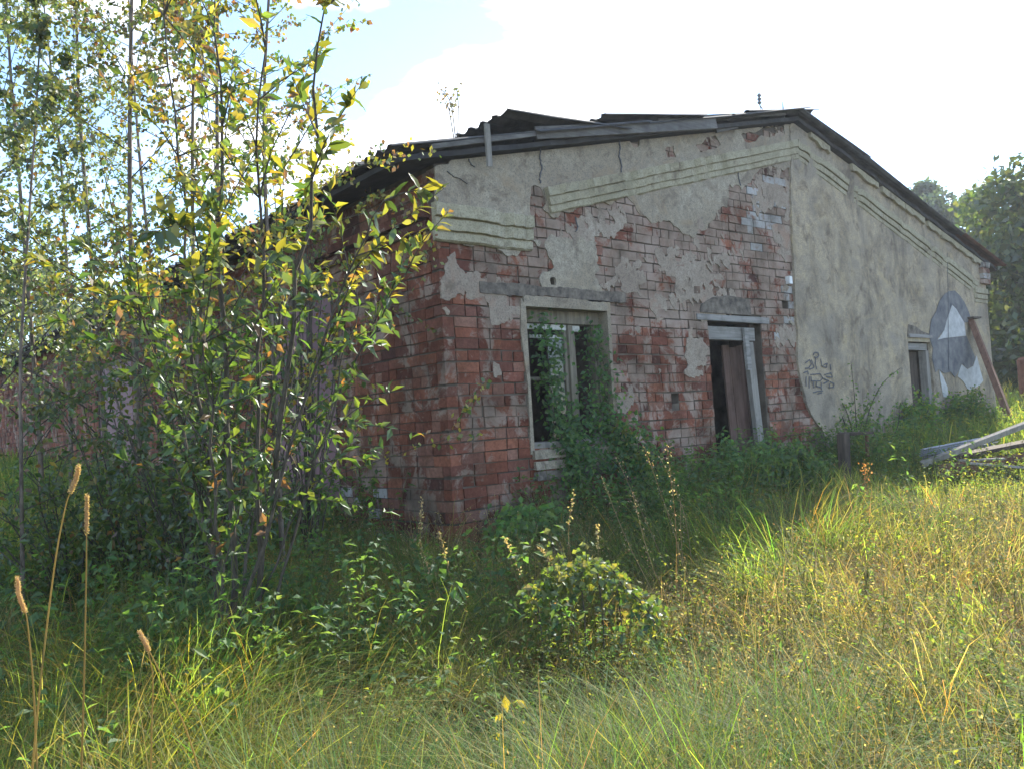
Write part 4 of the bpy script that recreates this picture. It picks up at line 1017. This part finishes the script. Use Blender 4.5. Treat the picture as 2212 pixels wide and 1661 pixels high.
def band(n, fx, fy, h0, h1, nl, ls, cols):
    for _ in range(n):
        x_ = fx(); y_ = fy()
        if x_ > -.05 and y_ > -.05: continue
        dv = np.array([x_ - PB[0] , y_ - PB[1]]); al_ = float(dv @ PD); pe_ = float(dv[0] * PD[1] - dv[1] * PD[0])
        if -.25 < al_ < 2.2 and -.35 < pe_ < .55: continue      # trodden gap before the old post
        weed_plant(wl, wl, x_, y_, random.uniform(h0, h1), nl, ls, cols)
U = random.uniform
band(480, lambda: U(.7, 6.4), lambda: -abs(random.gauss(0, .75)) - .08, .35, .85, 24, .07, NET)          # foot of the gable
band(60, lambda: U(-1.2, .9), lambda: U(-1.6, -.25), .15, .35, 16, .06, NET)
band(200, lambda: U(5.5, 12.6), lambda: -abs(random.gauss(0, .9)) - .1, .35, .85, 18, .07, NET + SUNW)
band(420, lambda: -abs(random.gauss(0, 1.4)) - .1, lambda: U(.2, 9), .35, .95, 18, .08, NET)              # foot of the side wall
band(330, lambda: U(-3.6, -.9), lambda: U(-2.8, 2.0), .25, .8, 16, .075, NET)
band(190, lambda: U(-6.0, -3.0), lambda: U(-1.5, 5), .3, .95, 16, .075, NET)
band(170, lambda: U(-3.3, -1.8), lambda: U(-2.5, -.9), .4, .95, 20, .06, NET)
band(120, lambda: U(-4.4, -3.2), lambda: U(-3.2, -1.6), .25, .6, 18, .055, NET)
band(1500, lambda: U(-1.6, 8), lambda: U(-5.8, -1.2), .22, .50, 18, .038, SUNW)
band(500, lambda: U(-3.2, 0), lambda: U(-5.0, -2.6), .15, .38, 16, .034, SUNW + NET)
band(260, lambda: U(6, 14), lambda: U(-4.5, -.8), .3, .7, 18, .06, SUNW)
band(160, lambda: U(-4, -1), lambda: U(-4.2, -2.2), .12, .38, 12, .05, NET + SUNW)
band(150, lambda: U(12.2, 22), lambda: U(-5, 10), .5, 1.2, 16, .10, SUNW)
weeds = wl.build('weeds', M['leaf_shade']); tag(weeds, 'leafy nettles and weeds crowding the foot of the walls', 'weeds', kind='stuff')

# ------------------------------------------------------------------ single plants
def leafy_along(cr, paths, n, ls, cols, spread=.05, wr=.7, down=.5):
    for p in paths:
        s = rng.uniform(0, 1, n) * (len(p) - 1); i1 = np.minimum(s.astype(int), len(p) - 2); P = p[i1] + (p[i1 + 1] - p[i1]) * (s - i1)[:, None] + rng.normal(0, spread, (n, 3))
        leaves(cr, P, rnd_dir(n) * [1, 1, .6] + [0, 0, -down], unit(rnd_dir(n) * .7 + [-.3, -.8, .5]), ls * rng.uniform(.5, 1.2, n), ls * wr * rng.uniform(.6, 1.1, n), pick(cols, n, .25))
def spline(pts, n=16):
    p = np.asarray(pts, float); k = len(p); tt = np.linspace(0, k - 1, n); i = np.minimum(tt.astype(int), k - 2); f = (tt - i)[:, None]
    pm = p[np.maximum(i - 1, 0)]; p0 = p[i]; p1 = p[i + 1]; p2 = p[np.minimum(i + 2, k - 1)]
    return .5 * ((2 * p0) + (-pm + p1) * f + (2 * pm - 5 * p0 + 4 * p1 - p2) * f ** 2 + (-pm + 3 * p0 - 3 * p1 + p2) * f ** 3)
def wallpts(lst): return [(gab(a, b, y)[0], y, gab(a, b, y)[1]) for a, b, y in lst]
vb = gnd(1440, 1120)
vine = empty('climbing_vine', tuple(vb), 'green vine spilling out of the window down to the weeds', 'vine')
vp = [spline(wallpts(q), 20) for q in (
    [(1450, 1110, -.55), (1400, 1030, -.35), (1335, 950, -.12), (1300, 880, .02), (1290, 780, .05), (1262, 700, .08)],
    [(1430, 1100, -.5), (1370, 1000, -.3), (1320, 900, -.05), (1308, 800, .04), (1280, 720, .07)],
    [(1460, 1120, -.6), (1410, 1000, -.45), (1350, 930, -.2), (1280, 900, .0), (1262, 830, .05)],
    [(1300, 1000, -.25), (1240, 965, -.06), (1205, 890, .03), (1188, 800, .06), (1175, 700, .08)],
    [(1280, 990, -.2), (1220, 960, -.05), (1190, 860, .03), (1182, 760, .06), (1165, 690, .08)],
    [(1270, 1030, -.2), (1235, 980, -.07), (1210, 930, .0), (1200, 840, .05), (1200, 720, .08)],
    [(1400, 1090, -.5), (1330, 1000, -.3), (1260, 950, -.08), (1240, 900, .04)],
    [(1250, 1040, -.12), (1232, 1000, -.1), (1222, 960, -.03)])]
vs = MB(); vc = MB()
for p in vp: vs.tube(p, np.linspace(.006, .002, 20), 4)
VG = [(.065, .145, .05), (.085, .175, .058), (.11, .20, .065), (.055, .125, .05)]
leafy_along(vc, vp, 340, .066, VG, .075)
leafy_along(vc, [p[:10] for p in vp[:3]], 330, .07, VG + SUNW[:2], .11)
vs.build('stems', M['bark'], vine); tag(vc.build('leaves', M['leaf_shade'], vine), kind='stuff')

# bindweed arch in the grass
ab = gnd(1290, 1455); arch = empty('bindweed_mound', tuple(ab), 'arched mound of yellow green bindweed, rim coloured bright as if sunlit, rising out of the grass', 'bindweed')
da = math.hypot(ab[0] - CAM[0], ab[1] - CAM[1])
def ad(px, py, d): return at_dist(px, py, d)
apaths = [spline([ad(1150, 1300, da), ad(1175, 1262, da), ad(1215, 1236, da), ad(1252, 1218, da), ad(1300, 1228, da - .05), ad(1345, 1262, da - .1), ad(1385, 1300, da - .1), ad(1415, 1345, da - .1)], 26),
          spline([ad(1252, 1220, da + .1), ad(1310, 1236, da + .1), ad(1365, 1280, da), ad(1420, 1340, da)], 20), spline([ad(1165, 1290, da - .08), ad(1210, 1250, da - .08), ad(1260, 1235, da - .08)], 16)]
am = MB(); al = MB()
for p in apaths: am.tube(p, .004, 4)
for q in ((1160, 1300), (1250, 1225), (1330, 1250), (1410, 1345), (1290, 1230)):
    e = ad(*q, da); am.tube(spline([(e[0], e[1], float(zg(e[0], e[1])) - .03), (e[0] + .02, e[1], (e[2] + float(zg(e[0], e[1]))) / 2), e], 8), .004, 4)
leafy_along(al, apaths, 190, .048, [(.16, .22, .045), (.24, .26, .06), (.12, .19, .04)], .035, .85)  # rim leaves coloured lighter to imitate sun on the arch
for p in apaths[:1]:
    q = p.copy(); q[:, 2] -= .09; leafy_along(al, [q], 90, .05, NET + SUNW, .05, .85)
    q = p.copy(); q[:, 2] -= .2; leafy_along(al, [q], 50, .05, NET, .06, .85)
for _ in range(14):
    q0_ = apaths[0][rng.integers(2, 24)]; sh_ = curve(q0_, rng.normal(0, .6, 3) + [0, 0, .7], rng.uniform(.08, .22), 6, (0, 0, -.8), .12); am.tube(sh_, .0022, 3); leafy_along(al, [sh_], 9, .042, [(.16, .22, .045), (.24, .26, .06)], .012, .85)
am.build('stems', M['bark'], arch); tag(al.build('leaves', M['leaf'], arch), kind='stuff')

# dry seed stalks before the window
DRYC = [(.30, .20, .10), (.36, .27, .15), (.25, .15, .08), (.40, .32, .20)]
def stalk(base, top, name, label, group, seedlen=.35, nseed=46, cat='weed', r=.004, bend=.05, sr=.018, ssz=.02, cols=DRYC):
    b = np.array(base, float); tpt = np.array(top, float); mid = (b + tpt) / 2 + rng.normal(0, bend, 3); p = spline([b, mid, tpt], 14)
    s = empty(name, tuple(b), label, cat, group)
    mb = MB(); mb.tube(p, np.linspace(r, r * .45, 14), 5, (.30, .22, .12)); mb.build('stem', M['dry'], s)
    sd = MB(); k0 = int(13 * (1 - seedlen)); f = rng.uniform(k0, 13, nseed); i1 = np.minimum(f.astype(int), 12); P = p[i1] + (p[i1 + 1] - p[i1]) * (f - i1)[:, None] + rng.normal(0, sr, (nseed, 3))
    leaves(sd, P, rnd_dir(nseed) + [0, 0, .3], rnd_dir(nseed), ssz * rng.uniform(.6, 1.3, nseed), ssz * .6, pick(cols, nseed, .25)); tag(sd.build('seed_head', M['dry'], s), kind='stuff')
for k, (bx_, by_, tx_, ty_) in enumerate([(1470, 1240, 1330, 985), (1490, 1225, 1392, 965), (1500, 1215, 1425, 985), (1462, 1260, 1440, 960), (1450, 1260, 1365, 1060), (1440, 1270, 1300, 1030), (1515, 1230, 1470, 1080)]):
    b = gnd(bx_, by_ + 60); dd = math.hypot(b[0] - CAM[0], b[1] - CAM[1]); tq = at_dist(tx_, ty_, dd + U(-.1, .25)); stalk(b, tq, 'dry_stalk', 'tall dry brown seed stalk leaning among weeds before the window', 'dry stalks before the window', .5, 46, 'weed', .003, .05, .013, .015, [(.38, .30, .19), (.44, .37, .25), (.30, .21, .13)])
# brown dock by the plaster wall
b = gnd(1878, 1130); dd = math.hypot(b[0] - CAM[0], b[1] - CAM[1]); stalk(b, at_dist(1868, 1000, dd), 'dock_stalk', 'single orange brown dock seed stalk before the dark gap beside the wooden post', None, .75, 130, 'weed', .006, .02, .02, .024, [(.32, .15, .06), (.38, .22, .09), (.26, .12, .05)])
# arching grass ears in front of the corner
for k, (bx_, by_, tx_, ty_) in enumerate([(985, 1300, 905, 1165), (1040, 1330, 950, 1150), (1180, 1330, 1090, 1160), (1250, 1270, 1165, 1178), (1265, 1290, 1180, 1190), (960, 1280, 912, 1075), (1300, 1250, 1240, 1060), (1345, 1240, 1290, 1130)]):
    b = gnd(bx_, by_ + 110); dd = math.hypot(b[0] - CAM[0], b[1] - CAM[1]); stalk(b, at_dist(tx_, ty_, dd), 'grass_ear', 'thin arching straw grass ear in front of the brick corner', 'grass ears before the corner', .28, 50, 'grass', .002, .04, .006, .016, [(.40, .33, .18), (.45, .38, .22)])
# timothy grass close to the camera
def timothy(pts, dist, label, headlen, hr=.0046):
    p = spline([at_dist(a, b_, dist) for a, b_ in pts], 18); b = p[0].copy(); b[2] = float(zg(b[0], b[1])) - .02
    p = np.concatenate([[b], p]); s = empty('timothy_grass', tuple(b), label, 'grass', 'timothy grass stalks close up')
    mb = MB(); mb.tube(p, np.linspace(.0022, .0011, len(p)), 6, (.26, .20, .07)); mb.build('stem', M['dry'], s, smooth=True)
    # cylindrical ear
    hp = spline([p[-1], p[-1] + (p[-1] - p[-2]) / np.linalg.norm(p[-1] - p[-2]) * headlen * .5 + rng.normal(0, .002, 3), p[-1] + (p[-1] - p[-2]) / np.linalg.norm(p[-1] - p[-2]) * headlen + rng.normal(0, .004, 3)], 10)
    hm = MB(); hm.tube(hp, hr * np.array([.35, .8, .95, 1, 1, 1, .95, .85, .65, .15]), 8, (.42, .30, .17))
    nn = 420; f = rng.uniform(0, 8.9, nn); i1 = f.astype(int); dv = rnd_dir(nn); P = hp[i1] + (hp[i1 + 1] - hp[i1]) * (f - i1)[:, None] + dv * hr * .8
    leaves(hm, P, dv + unit(hp[-1] - hp[0]) * .8, rnd_dir(nn), .0042, .0018, pick([(.46, .34, .19), (.38, .26, .14), (.52, .42, .26)], nn, .2), fine=False); hm.build('seed_head', M['dry'], s)
timothy([(70, 1661), (90, 1450), (118, 1220), (140, 1100), (152, 1062)], 2.0, 'tall timothy grass stalk with head bent to one side', .055)
timothy([(176, 1661), (182, 1450), (186, 1250), (187, 1150)], 2.05, 'straight upright timothy grass stalk with long slim ear', .085, .0038)
timothy([(80, 1661), (72, 1480), (60, 1350), (55, 1322)], 2.1, 'shorter timothy grass stalk with brown ear leaning outwards', .075)
timothy([(430, 1661), (400, 1570), (360, 1480), (330, 1420), (322, 1405)], 2.25, 'bent timothy grass stalk with broken drooping ear', .045)
timothy([(326, 1661), (328, 1560), (330, 1460), (318, 1400)], 2.3, 'short timothy grass stalk with pale stubby ear beside the bent one', .035)
# yellow leaved sapling in the foreground
sb = gnd(1100, 1640); dd = math.hypot(sb[0] - CAM[0], sb[1] - CAM[1]); sap = empty('yellow_sapling', tuple(sb), 'small sapling with a few bright yellow leaves in the dry grass', 'sapling')
p = spline([sb, at_dist(1092, 1600, dd), at_dist(1105, 1540, dd), at_dist(1098, 1480, dd)], 12); mb = MB(); mb.tube(p, np.linspace(.004, .0015, 12), 5); mb.build('stem', M['bark'], sap)
for k, (px, py, L_, dx_, dz_) in enumerate([(1090, 1500, .075, .1, -1), (1115, 1510, .06, .8, -.7), (1080, 1580, .06, -.3, -.9), (1112, 1590, .055, .4, -.8), (1072, 1640, .06, -.4, -.8), (1100, 1630, .06, .2, -1), (1120, 1560, .05, .9, -.2), (1085, 1540, .05, -.6, -.6)]):
    q = at_dist(px, py, dd - .12); lf = MB(); leaves(lf, q[None], np.array([[dx_ * RT[0], dx_ * RT[1], dz_]]), np.array([-fw * .9 + [0, 0, .4]]), L_, L_ * .5, np.array([[.34, .28, .03]])); lf.build('leaf', M['leaf'], sap)
# thin shrub against the plaster
tb = gnd(1850, 1010); shrub = empty('thin_shrub', tuple(tb), 'thin shrub with bare spreading shoots and small dark leaves against the plaster', 'shrub')
sm = MB(); sl_ = MB(); dd = math.hypot(tb[0] - CAM[0], tb[1] - CAM[1]); paths = []
for q in ([(1850, 1000), (1870, 920), (1880, 880), (1905, 830), (1945, 795)], [(1850, 1000), (1850, 930), (1846, 860), (1838, 780)], [(1850, 1000), (1830, 930), (1808, 870), (1795, 845)], [(1850, 1000), (1858, 930), (1875, 870)], [(1850, 1000), (1888, 940), (1900, 890)], [(1850, 1000), (1838, 920), (1820, 870), (1800, 850)], [(1850, 1000), (1930, 940), (1945, 870)]):
    p = spline([at_dist(a, b_, dd + .25 * k / 4) for k, (a, b_) in enumerate(q)], 18); paths.append(p); sm.tube(p, np.linspace(.011, .003, 18), 5)
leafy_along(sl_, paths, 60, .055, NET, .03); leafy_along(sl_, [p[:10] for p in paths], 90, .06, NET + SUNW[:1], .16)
sm.build('stems', M['bark'], shrub); tag(sl_.build('leaves', M['leaf_shade'], shrub), kind='stuff')
# bush in the doorway and bushes by the far door
def bush(px, py, label, w, h, n, ls, cols, name='bush', mat='leaf_shade', depth=None):
    b = gnd(px, py); s = empty(name, tuple(b), label, 'bush'); mb = MB(); lf = MB(); paths = []
    for k in range(22):
        a = U(0, 6.28); rr = U(.2, 1) * w * .5; e = b + np.array([math.cos(a) * rr, math.sin(a) * rr * .6, h * U(.5, 1.0) * (1 - .45 * (rr / (w * .5)) ** 2)])
        if e[1] > -.03 and e[0] > 0: e[1] = -.05
        p = spline([b - [0, 0, .03], (b + e) / 2 + [0, 0, h * .18], e], 9); paths.append(p); mb.tube(p, np.linspace(.007, .002, 9), 4)
    leafy_along(lf, paths, n // 22, ls, cols, .05); mb.build('stems', M['bark'], s); tag(lf.build('leaves', M[mat], s), kind='stuff')
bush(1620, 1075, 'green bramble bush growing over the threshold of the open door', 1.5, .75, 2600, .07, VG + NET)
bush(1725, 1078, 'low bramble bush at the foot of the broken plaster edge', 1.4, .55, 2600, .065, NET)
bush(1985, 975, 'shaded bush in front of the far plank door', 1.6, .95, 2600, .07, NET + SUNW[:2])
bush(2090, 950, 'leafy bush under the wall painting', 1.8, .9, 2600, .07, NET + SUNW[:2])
bush(1150, 1210, 'low dark nettle bush at the foot of the brick corner below the window', 1.3, .5, 2200, .07, NET)
# seedling on the roof
_q = hit(984, 278, 1, .3); rb_ = Vector((_q[0], .3, float(roofz(_q[0])) + .06)); rs = empty('roof_sapling', tuple(rb_), 'wispy sapling growing on the roof near the lifted sheet', 'sapling')
sm = MB(); sl_ = MB(); paths = []
for q in ([(985, 270), (975, 230), (955, 195)], [(985, 270), (990, 225), (985, 190)], [(985, 270), (970, 240), (962, 215)]):
    d_ = math.hypot(rb_[0] - CAM[0], rb_[1] - CAM[1]); p = spline([tuple(rb_)] + [at_dist(a, b_, d_) for a, b_ in q[1:]], 12); paths.append(p); sm.tube(p, np.linspace(.007, .003, 12), 4)
leafy_along(sl_, [p[5:] for p in paths], 22, .05, [(.12, .13, .05), (.16, .12, .06)], .035); sm.build('stems', M['bark'], rs); sl_.build('leaves', M['leaf'], rs)
# aerial on the ridge
rd = 9.2; a0 = hit(1641, 232, 1, .6); ae = empty('roof_aerial', tuple(a0), 'small metal aerial with insulators on the roof ridge', 'aerial')
zt = hit(1640, 204, 1, .6)
MB().tube([tuple(a0 - np.array([0, 0, .3])), tuple(zt)], .008, 6).build('mast', M['metal'], ae)
for k in range(3):
    q = a0 + (zt - a0) * (.35 + .28 * k); MB().tube([q - [0, 0, .025], q, q + [0, 0, .025]], [.018, .034, .016], 8).build('insulator', M['metal'], ae)
MB().bar(tuple(a0 + [0.02, 0, .02]), tuple(a0 + [.12, 0, -.06]), .012, .012).build('brace', M['metal'], ae)
s0 = hit(1692, 240, 1, .0); sp = MB().tube([tuple(s0 - np.array([0, 0, .1])), tuple(s0 + np.array([0, 0, .02])), tuple(s0 + np.array([0, 0, .13]))], [.014, .012, .003], 6).build('roof_spike', M['metal']); tag(sp, 'short pointed metal spike at the top of the gable', 'spike')

# ------------------------------------------------------------------ debris on the right
def thing(mb, name, mat, label, cat, group=None, bev=.004, smooth=False):
    o = mb.build(name, M[mat], smooth=smooth, fix=True); tag(o, label, cat, group)
    return bevelled(o, bev) if bev else o
q0 = gnd(2010, 1040); dq = math.hypot(q0[0] - CAM[0], q0[1] - CAM[1])
P = lambda a, b, d=0.0: at_dist(a, b, dq + d)
def slab(name, pts, mat, label, cat, th=.02, waves=0):
    a, b, c, d = [np.array(v) for v in pts]; nx, ny = 25, 4; V = []
    nn = np.cross(b - a, d - a); nn /= np.linalg.norm(nn); nn = nn if nn[2] > 0 else -nn
    for j in range(ny):
        for i in range(nx):
            s, t_ = i / (nx - 1), j / (ny - 1); V.append((a * (1 - s) + b * s) * (1 - t_) + (d * (1 - s) + c * s) * t_ + nn * (.025 * math.sin(t_ * 0 + s * 6.28 * waves) if waves else 0))
    V = np.array(V); i = np.arange(ny - 1)[:, None] * nx + np.arange(nx - 1)[None]; qd = np.stack([i, i + 1, i + nx + 1, i + nx], -1).reshape(-1, 4); m0 = len(V)
    ring = np.array(list(range(nx)) + [r_ * nx + nx - 1 for r_ in range(1, ny)] + [(ny - 1) * nx + j for j in range(nx - 2, -1, -1)] + [r_ * nx for r_ in range(ny - 2, 0, -1)]); r2 = np.roll(ring, -1)
    return thing(MB().add(np.concatenate([V, V - nn * th]), [qd, qd[:, ::-1] + m0, np.stack([ring, r2, r2 + m0, ring + m0], -1)]), name, mat, label, cat, 'debris heap beside the house', 0)
slab('slate_sheet', [P(1988, 985), P(1992, 968), P(2150, 938, 1.4), P(2120, 962, .9)], 'slate_pale', 'bluish corrugated slate sheet lying on top of the debris heap', 'sheet', .012, 4)
slab('slate_sheet', [P(1992, 998), P(1996, 982, .1), P(2160, 950, 1.5), P(2130, 978, .9)], 'slate_pale', 'second slate sheet under the bluish top sheet', 'sheet', .012, 4)
thing(MB().bar(P(1990, 1003, -.1), P(2245, 905, .5), .06, .06, jit=.005), 'wooden_beam', 'wood_grey', 'long weathered beam slanting across the debris heap with a sunlit edge', 'beam', 'debris heap beside the house')
thing(MB().bar(P(2040, 990, .3), P(2260, 948, .9), .05, .16, jit=.006), 'wooden_board', 'wood_dark', 'dark rotten board below the long beam', 'board', 'debris heap beside the house')
thing(MB().bar(P(2070, 994, -.1), P(2170, 990, .1), .022, .05, jit=.003), 'wooden_lath', 'wood_grey', 'pale lath on the debris heap, upper one of two', 'board', 'debris heap beside the house')
thing(MB().bar(P(2095, 1001, -.2), P(2240, 1012, -.2), .03, .05, jit=.003), 'wooden_lath', 'wood_grey', 'pale lath on the debris heap, lower one of two', 'board', 'debris heap beside the house')
thing(MB().bar(P(2020, 1018, .1), P(2260, 985, .8), .16, .12, jit=.01), 'wooden_log', 'wood_brown', 'thick brown log at the bottom of the debris heap', 'log', 'debris heap beside the house')
# old post with crossbar
pb = gnd(1832, 1050); dp = math.hypot(pb[0] - CAM[0], pb[1] - CAM[1]); post = empty('post_with_crossbar', tuple(pb), 'dark rotten wooden post with a crossbar standing in weeds by the plaster wall', 'post')
bevelled(MB().bar(at_dist(1826, 1060, dp), at_dist(1822, 936, dp), .11, .10, jit=.01).build('post', M['wood_dark'], post), .008)
MB().bar(at_dist(1814, 938, dp), at_dist(1882, 934, dp + .25), .04, .09, jit=.006).build('crossbar', M['wood_dark'], post)
MB().bar(at_dist(1872, 940, dp + .25), at_dist(1874, 985, dp + .25), .03, .03, jit=.004).build('hanging_lath', M['wood_brown'], post)
# beam leaning on the far corner
ta = hit(2099, 694, 1, -.06); tbm = hit(2154, 835, 1, -.55)
tbm[2] = min(tbm[2], tbm[2]); low = ta + (tbm - ta) * 1.25
while low[2] > float(zg(low[0], low[1])) - .08: low = low + (tbm - ta) * .03
lb_ = empty('leaning_beam', tuple(low), 'red brown wooden beam leaning against the wall over the painting', 'beam')
bevelled(MB().bar(low, ta, .17, .09, ref=(0, 1, .2), jit=.008).build('plank', M['wood_brown'], lb_), .005)
MB().bar(ta + [-.12, -.03, .05], ta + [.22, -.03, .06], .03, .10, ref=(0, 1, 0), jit=.004).build('end_cleat', M['wood_dark'], lb_)
lg = at_dist(2214, 772, 22.0); gz_ = float(zg(lg[0], lg[1]))
thing(MB().tube([(lg[0], lg[1], gz_ - .1), (lg[0] + .02, lg[1], gz_ + .15), (lg[0] - .01, lg[1], (gz_ + lg[2]) / 2), (lg[0] + .03, lg[1], lg[2] - .06), (lg[0] + .03, lg[1], lg[2]), (lg[0] + .03, lg[1], lg[2] + .005)], [.26, .20, .17, .18, .13, .001], 11), 'tree_stump', 'rust', 'dark brown broken stump standing in tall sunlit grass', 'stump', None, 0)
# ------------------------------------------------------------------ thin mist box, added to imitate veiling glare and bluish distance
hz_ = MB(); hz_.box((10, 12, 7.0), (150, 150, 19.0)); hz = hz_.build('glare_veil', None); tag(hz, kind='stuff')
mt, t, o = nodes('glare_veil_air'); pv = N(t, 'ShaderNodeVolumePrincipled', {'Color': (.80, .88, 1.0, 1), 'Density': .0011, 'Anisotropy': .35}); t.links.new(pv.outputs[0], o.inputs['Volume']); hz.data.materials.append(mt)
